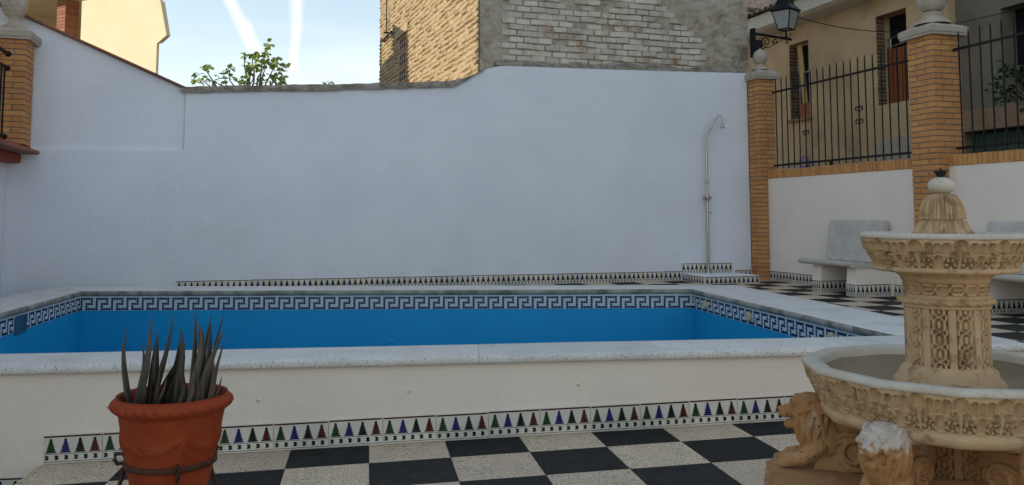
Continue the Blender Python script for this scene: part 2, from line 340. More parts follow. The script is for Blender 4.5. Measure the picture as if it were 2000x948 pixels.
# near patio floor: falls slightly to the left, one step down at its left edge
GA = R(9.5); G0 = Vector((-0.304, 4.433, 0)); e1 = Vector((math.cos(GA), math.sin(GA), 0)); e2 = Vector((-math.sin(GA), math.cos(GA), 0))
def face_y(x): return 4.80+0.139*x              # outer face of the pool wall
def tile_mesh(m):
    mb = MB(); mb.cbox(0.0012, 0.3988, 0.0012, 0.3988, -0.02, 0, 0.0012); return mb.mesh('floor_tile', [m])
TL, TD = tile_mesh('terrazzo_light'), tile_mesh('terrazzo_dark')
fl = MB()
c0 = -5
pe = [G0+e1*(0.4*c0)+e2*(-14.4), G0+e1*8+e2*(-14.4), G0+e1*8+e2*0.75, G0+e1*(0.4*c0)+e2*0.75]
fl.add([(p.x, p.y, floor_z(p.x)-0.005) for p in pe]+[(p.x, p.y, -0.59) for p in pe], [(0, 1, 2, 3), (0, 4, 5, 1), (1, 5, 6, 2), (2, 6, 7, 3), (3, 7, 4, 0)])
floor = tag(obj('patio_floor', fl, 'joint'), kind='structure')
tilt = math.atan(0.023)
for c in range(c0, 12):
    for r in range(-9, 2):
        p = G0+e1*(0.4*c)+e2*(0.4*r)
        if p.y > face_y(p.x)+0.05: continue
        M = Matrix.Translation((p.x, p.y, floor_z(p.x))) @ Matrix.Rotation(-tilt, 4, 'Y') @ Matrix.Rotation(GA, 4, 'Z')
        link('floor_tile', TD if (c+r) % 2 == 0 else TL, floor, M=M)
# lower floor on the left
lf = MB(); q0 = G0+e1*(0.4*c0); LZ = -0.235
pl = [q0+e2*(-14), q0+e2*0.8, q0+e2*0.8-e1*4.2, q0+e2*(-14)-e1*4.2]
lf.add([(p.x, p.y, LZ-0.005) for p in pl], [(0, 1, 2, 3)])
lower = tag(obj('lower_floor', lf, 'joint'), kind='structure')
for c in range(-9, c0):
    for r in range(-5, 2):
        p = G0+e1*(0.4*c-0.03)+e2*(0.4*r)
        link('floor_tile', TD if (c+r) % 2 == 0 else TL, lower, loc=(p.x, p.y, LZ), rotz=GA)
# step edge slabs
for r in range(-4, 1):
    p = q0+e2*(0.4*r)-e1*0.022
    st = MB(); st.cbox(-0.002, 0.021, 0.002, 0.398, LZ-floor_z(p.x)+0.002, -0.001, 0.002)
    link('step_riser_tile', st.mesh('step_riser_tile', ['terrazzo_light']), floor, loc=(p.x, p.y, floor_z(p.x)), rotz=GA)

# upper deck round the pool (in the wall frame)
dk = MB()
def wxy(a, b): p = W(a, b); return (p.x, p.y)
dk.prism([(-5.1, 8.95), (-4.75, 9.22), (2.36, 9.42), wxy(3.8, 0.05), wxy(-6.1, 0.05), wxy(-6.1, -3.0)], -0.59, DECK-0.005)
dk.prism([(2.36, 9.42), (2.97, 5.22), (6.2, 5.75), wxy(3.8, -4.0), wxy(3.8, 0.05)], -0.59, DECK-0.005)
deck = tag(obj('pool_deck', dk, 'joint'), kind='structure')
for i in range(-12, 10):
    for j in range(-18, 1):
        a, b = 3.75-0.4*(10-i)+0.02, -0.4+0.4*j
        a1 = a+0.4; x = W(a+0.2, b+0.2)
        if a1 > 3.9 or b > -0.2: continue
        if x.x < 2.55+0.14*(9.0-x.y)*0.9 and x.y < 9.55+0.03*x.x: continue
        if x.x < -4.2 or x.y < 5.2: continue
        link('floor_tile', TD if (i+j) % 2 == 0 else TL, deck, loc=W(a, b, DECK), rotz=WA)

# ================================================================== pool
NL, NR, FR, FL = Vector((-3.63, 4.70, 0)), Vector((2.44, 5.537, 0)), Vector((1.85, 9.026, 0)), Vector((-4.306, 8.784, 0))
CT, CB = 0.455, 0.412
pool = empty('swimming_pool', ((NL+NR+FR+FL)/4).to_tuple(), label='blue painted pool with mosaic key band and raised tiled white wall', cat='swimming pool')
PO = pool.location.copy()
def pobj(name, mb, mats, parent=pool):
    o = obj(name, mb, mats, parent); o.matrix_parent_inverse = Matrix.Translation(-PO) if parent == pool else Matrix.Identity(4); return o
# basin shell
bs = MB(); zb = -0.55
ins = [NL, NR, FR, FL]
vs = [(p.x, p.y, CB-0.003) for p in ins]+[(p.x, p.y, zb) for p in ins]
bs.add(vs, [(0, 4, 5, 1), (1, 5, 6, 2), (2, 6, 7, 3), (3, 7, 4, 0), (4, 7, 6, 5)])
pobj('basin', bs, 'pool_blue')
# mosaic key band: 6 rows of tesserae
KEY = ['000000', '111110', '100010', '101110', '101000', '101111']
T = 0.025
def band(p, q, skip=None):
    mb = MB(); d = q-p; L = d.length; X = d.normalized(); Nn = Vector((-X.y, X.x, 0)); n = int(L/T); t = L/n
    mb.add([p+Nn*0.002+Vector((0, 0, z)) for z in (0.258, CB-0.001)]+[q+Nn*0.002+Vector((0, 0, z)) for z in (CB-0.001, 0.258)], [(0, 1, 2, 3)], 0)
    for r in range(6):
        z1 = CB-0.002-r*T; z0 = z1-T
        for c in range(n):
            if skip and skip[0] < c*t < skip[1] : continue
            g_ = 0.0021; x0, x1 = c*t+g_, (c+1)*t-g_; h = 0.0045+random.uniform(-0.0006, 0.0006)
            A = [p+X*x0, p+X*x1]
            lo, hi = [a+Nn*0.002 for a in A], [a+Nn*h for a in A]
            za, zc = z0+g_, z1-g_
            v = [(*lo[0].xy, za), (*lo[1].xy, za), (*lo[1].xy, zc), (*lo[0].xy, zc), (*hi[0].xy, za), (*hi[1].xy, za), (*hi[1].xy, zc), (*hi[0].xy, zc)]
            mb.add(v, [(4, 5, 6, 7), (0, 1, 5, 4), (1, 2, 6, 5), (2, 3, 7, 6), (3, 0, 4, 7)], 2 if KEY[r][5-c % 6] == '1' else 1)
    o = pobj('mosaic_band', mb, ['grout', 'mosaic_white', 'mosaic_navy']); o['kind'] = 'stuff'
LL = (NL-FL).length
band(FR, FL); band(FL, NL, (1.42, 1.66)); band(NR, FR); band(NL, NR)
# skimmer mouth in the left wall
def on_left(s): return FL+(NL-FL)*(s/LL)
X = (NL-FL).normalized(); Nn = Vector((-X.y, X.x, 0)); a = on_left(1.42); 
sk = MB(); M = Matrix(((X.x, Nn.x, 0, a.x), (X.y, Nn.y, 0, a.y), (0, 0, 1, 0), (0, 0, 0, 1)))
sk.box(0.0, 0.02, -0.01, 0.012, 0.24, 0.375, M=M); sk.box(0.22, 0.24, -0.01, 0.012, 0.24, 0.375, M=M); sk.box(0.02, 0.22, -0.01, 0.012, 0.235, 0.255, M=M); sk.box(0.02, 0.22, -0.008, 0.003, 0.255, 0.385, M=M)
pobj('skimmer', sk, 'skimmer')
# return jets on the right wall and drain ring on the far wall
def disc_on(p, nrm, rad, name, m, dep=0.02, hole=True):
    mb = MB(); mb.lathe([(rad*0.3, dep*0.4), (rad*0.42, dep), (rad*0.8, dep), (rad, dep*0.5), (rad, 0)], 20)
    mb.add([(rad*0.3*math.cos(t), rad*0.3*math.sin(t), dep*0.4) for t in np.linspace(0, 2*math.pi, 12, False)], [tuple(range(12))])
    q = nrm.to_track_quat('Z', 'Y').to_matrix().to_4x4()
    o = pobj(name, mb, m); o.matrix_parent_inverse = Matrix.Identity(4); o.matrix_local = Matrix.Translation(-PO) @ Matrix.Translation(p) @ q; return o
X = (FR-NR).normalized(); nr = Vector((-X.y, X.x, 0))
for s in (0.36, 1.36, 2.72): disc_on(FR-X*s+nr*0.004+Vector((0, 0, 0.325)), nr, 0.045, 'return_jet', 'nozzle', 0.028)
X = (FL-FR).normalized(); nf = Vector((-X.y, X.x, 0))
disc_on(FR+X*3.07+nf*0.001+Vector((0, 0, -0.085)), nf, 0.045, 'wall_fitting', 'pool_blue', 0.012)
# raised wall below the coping (near side) with plaster face
OL, OR_ = Vector((-5.2, face_y(-5.2), 0)), Vector((3.02, face_y(3.02), 0))
pw = MB(); wv = (OR_-OL).normalized(); wn = Vector((-wv.y, wv.x, 0))
pts = [OL, OR_, OR_+wn*0.34, OL+wn*0.34]
pw.prism([(p.x, p.y) for p in pts], -0.58, CB-0.002)
wall = pobj('near_wall', pw, 'plaster_cream')
pw2 = MB()
rr = Vector((2.98, 5.25, 0)); rf = Vector((2.40, 9.50, 0))
pw2.prism([(NR.x+0.03, NR.y), (OR_.x-0.03, OR_.y+0.34), (rf.x, rf.y), (FR.x+0.03, FR.y+0.03)], -0.55, CB-0.003)
pw2.prism([(FR.x, FR.y+0.03), (rf.x-0.02, rf.y-0.02), (FL.x-0.5, FL.y+0.5), (FL.x, FL.y+0.03)], -0.55, CB-0.004)
pw2.prism([(FL.x-0.03, FL.y), (FL.x-0.55, FL.y+0.4), (NL.x-0.9, NL.y+0.1), (NL.x-0.03, NL.y+0.1)], -0.55, CB-0.005)
pobj('side_walls', pw2, 'plaster')
pl_ = MB()
for x, z in ((-2.05, 0.24), (-0.55, 0.275), (0.36, 0.285), (-1.32, 0.25)):
    p = Vector((x, face_y(x), z))
    pl_ = MB(); pl_.lathe([(0.012, 0), (0.012, 0.003), (0.004, 0.006)], 12); o = pobj('screw_cap', pl_, 'plaster_cream'); o.matrix_parent_inverse = Matrix.Identity(4)
    o.matrix_local = Matrix.Translation(-PO) @ Matrix.Translation(p) @ (-wn).to_track_quat('Z', 'Y').to_matrix().to_4x4()
# skirting along the near wall, following the floor
q1 = q0+e2*0.0
xs = -2.345
def skp(x, z): return Vector((x, face_y(x), z))-wn*0.0005-PO
skirting(pool, skp(xs, floor_z(xs)+0.004), skp(xs+0.2774*19, floor_z(xs+0.2774*19)+0.004))
skirting(pool, skp(xs-0.02-0.2774*5, LZ+0.004), skp(xs-0.02, LZ+0.004))
# coping slabs
def slab(p_in, q_in, p_out, q_out, m, zt=CT, zb_=CB, nose_in=0.022, nose_out=0.012):
    grime = m == 'grimy'
    if grime: zb_ = 0.398; nose_in = 0.032; m = ['coping', 'grimy']
    """slab between inner edge p_in-q_in and outer edge p_out-q_out with rounded noses"""
    mb = MB(); rows = []
    prof = []
    H = zt-zb_
    for t in np.linspace(-90, 90, 7): prof.append((0.0-nose_in*math.cos(R(t)), zb_+H/2+H/2*math.sin(R(t)), 0))
    for s in (0.25, 0.5, 0.75): prof.append((s, zt, 2))
    for t in np.linspace(90, -90, 7): prof.append((nose_out*math.cos(R(t)), zb_+H/2+H/2*math.sin(R(t)), 1))
    ncol = 5; P = np.zeros((len(prof), ncol, 3))
    for i, (o_, z, side) in enumerate(prof):
        for j in range(ncol):
            f = j/(ncol-1); a = p_in.lerp(q_in, f); b = p_out.lerp(q_out, f); dd = (b-a).normalized()
            c = a+dd*o_ if side == 0 else (b+dd*o_ if side == 1 else a.lerp(b, o_))
            wob_ = 0.002*noise.noise(Vector((c.x*1.5, c.y*1.5, 3)))
            P[i, j] = (c.x, c.y, z+wob_)
    mb.grid(P, 0)
    if grime:
        for i in range(5*(ncol-1)): mb.m[i] = 1
    n = len(prof)
    for j in (0, ncol-1): mb.add(P[:, j], [tuple(range(n)) if j == 0 else tuple(range(n))[::-1]], 0)
    o = pobj('coping_slab', mb, m)
    # recalc normals
    bm = bmesh.new(); bm.from_mesh(o.data); bmesh.ops.remove_doubles(bm, verts=bm.verts, dist=1e-5); bmesh.ops.recalc_face_normals(bm, faces=bm.faces); bm.to_mesh(o.data); bm.free()
    for p in o.data.polygons: p.use_smooth = True
    o.data.set_sharp_from_angle(angle=R(50))
    return o
def run(pi, qi, po, qo, cuts, m):
    cuts = [0]+cuts+[1]; L = (qi-pi).length; j = 0.0009/L
    for a, b in zip(cuts[:-1], cuts[1:]): slab(pi.lerp(qi, a+j), pi.lerp(qi, b-j), po.lerp(qo, a+j), po.lerp(qo, b-j), m)
def in_y(x): return 5.20+0.138*x
ci, cf = Vector((-5.2, in_y(-5.2), 0)), Vector((3.0, in_y(3.0), 0))
co_, cp_ = OL-wn*0.022, OR_-wn*0.022+wv*0.01
xs_c = [-4.2, -3.2, -2.25, -1.32, -0.2, 0.82, 1.9]
run(ci, cf, co_, cp_, [(x+5.2)/8.2 for x in xs_c], 'coping')
# right side: from the near slabs to the far corner; far side; left side
r_in0 = Vector((2.44-0.0, in_y(2.44)+0.004, 0)); r_out0 = Vector((3.01, in_y(3.0)+0.004, 0)); r_out1 = rf
run(FR, r_in0, r_out1, r_out0, [0.27, 0.52, 0.76], 'grimy')
f_out0 = Vector((FL.x-0.5, 9.30, 0))
run(FL+Vector((0.004, 0, 0)), FR-Vector((0.004, 0, 0)), f_out0+Vector((0.004, 0.0, 0)), rf-Vector((0.006, 0, 0)), [0.16, 0.32, 0.49, 0.66, 0.83], 'grimy')
l_in1 = Vector((NL.x, in_y(NL.x)+0.004, 0))
run(l_in1, FL-Vector((0, 0.004, 0)), l_in1+Vector((-0.75, -0.10, 0)), f_out0-Vector((0, 0.006, 0)), [0.25, 0.5, 0.75], 'grimy')

# ================================================================== rear white wall
TOP = [(-4.15, 2.70), (-3.6, 2.735), (-2.45, 2.80), (-1.5, 2.865), (-0.95, 2.905), (-0.78, 2.925), (-0.66, 2.99), (-0.48, 3.10), (-0.33, 3.175), (-0.2, 3.21), (0.0, 3.222), (1.2, 3.24), (2.4, 3.262), (3.6, 3.29)]
rw = wroot('garden_wall', 0, 0, 0, label='tall white plaster wall behind the pool with a curved step in its top', cat='wall')
prof = [(-6.6, -0.55), (3.62, -0.55)]+[(a, z) for a, z in TOP[::-1]]+[(-4.15, 1.99), (-6.6, 1.965)]
m_ = MB(); m_.prism(prof, 0.0, 0.22, axis=1)
obj('plaster_face', m_, 'plaster', rw)
m_ = MB(); m_.prism([(-6.6, 1.95), (-4.155, 1.975), (-4.155, 2.735), (-5.85, 3.475), (-6.6, 3.80)], 0.035, 0.23, axis=1)
obj('gable_panel', m_, 'plaster', rw)
# worn mortar cap on the low part
P = []
cap = [(a, z) for a, z in TOP if a < -0.4]
A = np.linspace(-4.2, -0.40, 90)
Z = np.interp(A, [c[0] for c in TOP], [c[1] for c in TOP])
sec = [(-0.035, -0.012), (-0.04, 0.02), (-0.028, 0.055), (0.02, 0.075), (0.12, 0.08), (0.2, 0.06), (0.25, 0.02), (0.25, -0.02)]
P = np.zeros((len(sec), len(A), 3))
for i, (b, dz) in enumerate(sec):
    for j, (a, z) in enumerate(zip(A, Z)):
        nn = noise.noise(Vector((a*7, b*20, i*1.3))); k = 1.0 if a < -0.8 else max(0.25, 1-(a+0.8)/0.4)
        P[i, j] = (a, b+0.012*nn, z+(dz+0.012*nn)*k)
m_ = MB(); m_.grid(P[:, ::-1]); obj('mortar_cap', m_, 'weathered', rw)
A = np.linspace(-0.18, 3.6, 110); Z = np.interp(A, [c[0] for c in TOP], [c[1] for c in TOP])
sec = [(0.02, -0.01), (0.035, 0.02), (0.10, 0.045), (0.17, 0.07), (0.22, 0.12), (0.26, 0.17), (0.34, 0.19)]
P = np.zeros((len(sec), len(A), 3))
for i, (b, dz) in enumerate(sec):
    for j, (a, z) in enumerate(zip(A, Z)):
        nn = noise.fractal(Vector((a*6, b*14, i*0.7)), 0.7, 2.0, 4); P[i, j] = (a, b+0.02*nn, z+dz*(0.75+0.5*noise.noise(Vector((a*2, 3, 0))))+0.02*nn)
m_ = MB(); m_.grid(P[:, ::-1]); obj('mortar_fillet', m_, 'weathered', rw)
# tile verge along the gable
vt = MB(); vt.cbox(-0.002, 0.298, -0.03, 0.27, 0, 0.026, 0.004); VT = vt.mesh('verge_tile', ['terracotta_tile'])
sl_ = math.atan2(3.475-2.735, -5.85+4.155); 
for i in range(9):
    s = i*0.3; a = -4.10-s*math.cos(sl_)*-1*-1 if False else -4.10-s*0.9164; z = 2.715+s*0.4003
    M = Matrix.Translation((a, 0, z+0.001)) @ Matrix.Rotation(math.pi-0.0, 4, 'Z') @ Matrix.Translation((0, -0.24, 0)) @ Matrix.Rotation(-math.atan2(0.4003, 0.9164), 4, 'Y')
    link('verge_tile', VT, rw, M=M)
skirting(rw, (-4.19, -0.0005, DECK), (2.49, -0.0005, DECK))
skirting(rw, (2.49, -0.0005, DECK+0.105), (3.3, -0.0005, DECK+0.105))
skirting(rw, (3.34, -0.0005, DECK), (3.62, -0.0005, DECK))

# ================================================================== right wall, pillars, fences
side = wroot('boundary_wall', 3.75, -3.5, 0, label='low white side wall with brick-on-edge sill behind the granite benches', cat='wall')
def sloc(a, b, z): return Vector((a-3.75, b+3.5, z))
m_ = MB(); m_.box(0, 0.24, -22, 3.235, -0.55, 1.725); obj('plaster_face', m_, 'side_plaster', side)
bk = MB(); bk.cbox(-0.012, 0.24, 0.003, 0.062, 0, 0.112, 0.004); SILL = bk.mesh('sill_brick', ['brick'])
m_ = MB(); m_.box(0.002, 0.23, -21.99, 3.23, 1.725, 1.83); obj('sill_mortar', m_, 'mortar', side)
k = 0; b = -0.275-0.065
while b > -6.6:
    if not (-3.71 < b+0.03 < -3.30):
        p = sloc(3.75, b, 1.726); link('sill_brick', SILL, side, loc=(p.x, p.y, p.z+random.uniform(-0.002, 0.002)))
    b -= 0.0655
skirting(side, sloc(3.7495, -0.275, DECK), sloc(3.7495, -1.80, DECK))
skirting(side, sloc(3.7495, -2.79, DECK), sloc(3.7495, -3.30, DECK))
skirting(side, sloc(3.7495, -3.70, DECK), sloc(3.7495, -4.25, DECK))
skirting(side, sloc(3.7495, -5.2, DECK), sloc(3.7495, -6.8, DECK))

BRK = {}
def brick_mesh(l, d, h):
    key = (round(l, 3), round(d, 3), round(h, 3))
    if key not in BRK:
        mb = MB(); mb.cbox(0, l, 0, d, 0, h, 0.004); BRK[key] = mb.mesh('brick', ['brick'])
    return BRK[key]
def pillar(name, a0, a1, b0, b1, z0, z1, label, finial, cap_over=0.055, course=0.0617, fs=1.0):
    root = wroot(name, (a0+a1)/2, (b0+b1)/2, z0, label=label, cat='pillar')
    la, lb, wd, j = a1-a0, b1-b0, 0.115, 0.011
    n = int(round((z1-z0)/course)); ch = (z1-z0)/n
    m_ = MB(); m_.box(-la/2+0.008, la/2-0.008, -lb/2+0.008, lb/2-0.008, 0, z1-z0); obj('mortar_core', m_, 'mortar', root)
    for i in range(n):
        z = i*ch; h = ch-j; fl_ = i % 2
        boxes = [(-la/2, -lb/2, la-wd-j, wd), (la/2-wd, -lb/2, wd, lb-wd-j), (-la/2+wd+j, lb/2-wd, la-wd-j, wd), (-la/2, -lb/2+wd+j, wd, lb-wd-j)]
        for (x, y, l, d) in boxes:
            if fl_: x = -x-l
            link('brick', brick_mesh(l, d, h), root, loc=(x+random.uniform(-.0015, .0015), y+random.uniform(-.0015, .0015), z+random.uniform(-.001, .001)))
    # cap slab
    hx, hy = la/2+cap_over, lb/2+cap_over; zc = z1-z0
    m_ = MB(); prof_ = [(0.0, -0.02), (0.0, 0.0), (0.01, 0.012), (0.01, 0.07), (-0.02, 0.088), (-hx*0.55, 0.135)]
    rows = []
    for o_, dz in prof_:
        x, y = hx+o_, hy+o_
        ring = []
        for (sx, sy), (tx, ty) in (((-1, -1), (1, -1)), ((1, -1), (1, 1)), ((1, 1), (-1, 1)), ((-1, 1), (-1, -1))):
            for k in range(8):
                f = k/8; px, py = (sx+(tx-sx)*f)*x, (sy+(ty-sy)*f)*y
                w_ = 0.006*noise.noise(Vector((px*20+a0*9, py*20, dz*30)))
                ring.append((px+w_, py+w_, zc+dz+w_*0.6))
        rows.append(ring)
    m_.grid(np.array(rows), 0, wrap=True); m_.add(rows[-1], [tuple(range(32))]); m_.add(rows[0], [tuple(range(32))[::-1]])
    for i in range(len(m_.sm)): m_.sm[i] = False
    cp = obj('cap', m_, 'cap', root)
    fz = zc+0.13
    if finial == 'ball':
        m_ = MB(); m_.lathe([(0.12, 0), (0.115, 0.02), (0.075, 0.035), (0.06, 0.06), (0.075, 0.075), (0.05, 0.085)]+[(0.105*math.cos(R(t)), 0.175+0.105*math.sin(R(t))) for t in range(-65, 80, 12)]+[(0.02, 0.285), (0.0, 0.30)], 28)
    elif finial == 'cone':
        def f_(r, z, t):
            if z < 0.13: return r
            return r*(1+0.10*abs(math.sin(t*5+z*38))*abs(math.sin(z*70+1)))
        m_ = MB(); m_.lathe([(0.13, 0), (0.125, 0.025), (0.07, 0.045), (0.05, 0.085), (0.062, 0.12), (0.10, 0.15)]+[(0.115*math.cos(R(t))+0.012, 0.26+0.15*math.sin(R(t))) for t in range(-40, 86, 5)]+[(0.0, 0.42)], 60, fn=f_)
    f = obj('finial', m_, 'cap', root); f.location = (0, 0, fz); f.scale = (fs, fs, fs*1.1)
    return root
pillar('brick_pillar', 3.62, 3.89, -0.27, 0.0, DECK, 3.19, 'slim brick pillar with ball finial at the corner beside the shower', 'ball', 0.045)
pillar('brick_pillar', 3.59, 3.96, -3.69, -3.32, DECK, 3.15, 'thick brick pillar rising between the two fence panels and benches', 'ball', fs=1.55)
pillar('brick_pillar', -6.19, -5.82, -0.38, -0.002, 2.0, 3.20, 'brick pillar with pinecone finial standing on the terracotta terrace ledge', 'cone', 0.05)

def fence(name, b0, b1, n, label, curls, z0=1.915, z1=2.975):
    root = wroot(name, 3.86, b0, 1.83, label=label, cat='fence')
    L = b0-b1
    for z, nm in ((z0, 'bottom_rail'), (z1, 'top_rail')):
        m_ = MB(); m_.cbox(-0.008, 0.008, -L-0.03, 0.03, z-1.83-0.014, z-1.83+0.014, 0.002); obj(nm, m_, 'iron', root)
    bm_ = MB(); bm_.tube([(0, 0, 0.03), (0, 0, 1.30), (0, 0, 1.345)], [0.0085, 0.0085, 0.002], 8); BAR = bm_.mesh('bar', ['iron'])
    s = L/(n)
    for i in range(n):
        o = link('bar', BAR, root, loc=(0, -(i+0.5)*s, random.uniform(-0.006, 0.006))); o.rotation_euler = (random.uniform(-0.004, 0.004), random.uniform(-0.004, 0.004), 0)
    for i, z in curls:
        m_ = MB(); y0 = -(i+0.5)*s
        for sg in (-1, 1):
            pts = [(0, y0+sg*(0.042+0.036*(1-0.12*t)*math.cos(3.14-t)), z-1.83+0.036*(1-0.12*t)*math.sin(3.14-t)) for t in np.linspace(-0.9, 4.6, 20)]
            m_.tube(pts, 0.0085, 6)
        obj('scroll', m_, 'iron', root)
    m_ = MB(); m_.box(-0.008, 0.008, -L*0.42-0.01, -L*0.42+0.01, 0, 0.08); obj('foot', m_, 'iron', root)
    return root
fence('iron_fence', -0.28, -3.31, 22, 'black iron bar fence between the slim corner pillar and the thick pillar', [(5, 2.32), (13, 2.52), (13, 2.36)])
fence('iron_fence', -3.70, -6.8, 22, 'black iron bar fence in front of the dark doorway and garage', [(12, 2.4)])

# ================================================================== left terrace
ter = wroot('terrace', -6.3, -2.5, 0, label='raised terrace edge with white retaining wall and terracotta ledge', cat='terrace')
m_ = MB(); m_.box(-2.6, 0.24, -6.0, 2.49, -0.55, 1.80); obj('retaining_wall', m_, 'plaster', ter)
m_ = MB(); m_.cbox(0.10, 0.40, -6.0, 2.45, 1.80, 1.90, 0.01); obj('ledge_slab', m_, 'terracotta', ter)
lb_ = MB(); lb_.cbox(-0.3, 0.59, 0.003, 0.277, 0, 0.045, 0.012); LB = lb_.mesh('ledge_tile', ['terracotta_tile'])
for i in range(30): link('ledge_tile', LB, ter, loc=(0, 2.18-i*0.28, 1.902+random.uniform(0, 0.003)))
m_ = MB(); m_.box(-0.28, 0.5, -6.0, 2.44, 1.948, 1.985); obj('ledge_top', m_, 'terracotta', ter)
m_ = MB(); m_.box(-2.6, -0.29, -6.0, 2.45, 1.802, 1.955); obj('terrace_paving', m_, 'terracotta_tile', ter)
rl = wroot('terrace_railing', -6.0, -0.40, 1.99, label='black round-bar railing running from the pinecone pillar', cat='railing')
for z, r_ in ((1.02, 0.022), (0.86, 0.020), (0.09, 0.02)):
    m_ = MB(); m_.tube([(0.0, 0.03, z), (0, -5.2, z)], r_, 10); m_.ball((0.0, 0.02, z), r_*1.5); obj('rail', m_, 'iron', rl)
bm_ = MB(); bm_.tube([(0, 0, 0.09), (0, 0, 0.86)], 0.011, 8); BAR2 = bm_.mesh('bar', ['iron'])
for i in range(40): link('bar', BAR2, rl, loc=(0, -0.09-i*0.125, 0))
# small tiled pedestal behind the finial
tp = wroot('tiled_panel', -6.45, 0.3, 3.25, label='blue and white glazed tile panel behind the pinecone finial', cat='tile panel')
m_ = MB(); m_.box(-0.25, 0.25, 0, 0.1, -1.2, 0.62); obj('backing', m_, 'plaster', tp)
for i in range(2):
    for zz, me_ in ((0.28, TILE), (0.42, TILE_LOW)): link('skirting_tile', me_, tp, loc=(-0.28+0.28*i, -0.002, zz))
m_ = MB(); m_.box(-0.28, 0.28, -0.012, 0.0, 0.53, 0.60); m_.box(-0.28, 0.28, -0.012, 0, 0.21, 0.27); obj('blue_border', m_, 'g_blue', tp)

# unseen house added on the left, shaped so its shade covers the patio
mh = empty('shade_house', (-9.6, 4.6, -0.55), label='white house added out of view beside the left terrace to shade the patio', cat='house')
m_ = MB(); m_.prism([(-1.0, -4.9), (1.0, -4.9), (1.0, 5.42), (-1.0, 4.90)], 0, 12.6); obj('wall', m_, 'side_plaster', mh)
m_ = MB(); m_.prism([(-1.15, 12.6), (1.15, 12.6), (0, 13.2)], -5.0, 4.66, axis=1); obj('roof', m_, 'terracotta_tile', mh)
for y in (-3, 0, 3):
    for z in (3.2, 6.4, 9.6):
        m_ = MB(); m_.box(1.0, 1.03, y-0.5, y+0.5, z, z+1.4); wdo = obj('window', m_, 'white_paint', mh)
        m_ = MB(); m_.box(1.025, 1.04, y-0.42, y+0.42, z+0.08, z+1.32); obj('pane', m_, 'glass', wdo)

# ================================================================== shower
sh = wroot('shower_tray', 2.5, -0.64, DECK, label='low tiled shower platform in the corner under the shower pole', cat='shower tray')
m_ = MB(); m_.box(0.009, 0.83, 0.009, 0.62, 0, 0.094); obj('base', m_, 'plaster', sh)
m_ = MB(); m_.cbox(0.0, 0.84, 0.0, 0.62, 0.0945, 0.106, 0.003); obj('top', m_, 'plaster', sh)
skirting(sh, (0.0085, 0.0085, 0), (0.84, 0.0085, 0), TILE_LOW); skirting(sh, (0.0085, 0.62, 0), (0.0085, 0.0, 0), TILE_LOW)
so_ = wroot('garden_shower', 2.87, -0.09, DECK+0.106, label='stainless steel shower pole with bent arm against the white wall', cat='shower')
m_ = MB(); m_.tube([(0, 0, 0), (0, 0, 1.12)], 0.021, 14); obj('lower_pole', m_, 'steel', so_)
m_ = MB(); m_.tube([(0, 0, 1.10), (0, 0, 1.93), (0.012, -0.006, 1.975), (0.12, -0.05, 2.19), (0.15, -0.06, 2.235), (0.175, -0.07, 2.25), (0.2, -0.08, 2.24), (0.214, -0.085, 2.20), (0.214, -0.085, 2.12)], 0.0155, 14); obj('upper_pole', m_, 'steel', so_)
m_ = MB(); m_.lathe([(0.012, 0.07), (0.02, 0.06), (0.024, 0.02), (0.034, 0.0), (0.0, 0.0)], 20, c=(0.214, -0.085, 2.06)); obj('shower_head', m_, 'steel', so_)
m_ = MB(); m_.tube([(-0.055, 0, 1.07), (0.055, 0, 1.07)], 0.028, 12); m_.lathe([(0.024, 1.02), (0.03, 1.04), (0.03, 1.10), (0.024, 1.13)], 16); m_.tube([(0, 0, 1.07), (0, 0.085, 1.07)], 0.014, 8); obj('valve', m_, 'steel', so_)
m_ = MB(); m_.tube([(0, 0, 0.86), (0.05, -0.01, 0.86)], 0.009, 8); m_.ball((0.055, -0.01, 0.86), 0.014); obj('foot_tap', m_, 'steel', so_)
m_ = MB(); m_.lathe([(0.05, 0), (0.05, 0.01), (0.03, 0.02), (0.024, 0.05)], 20); obj('base_flange', m_, 'steel', so_)
m_ = MB(); m_.lathe([(0.024, 1.27), (0.026, 1.275), (0.026, 1.30), (0.018, 1.31)], 16); obj('collar', m_, 'steel', so_)

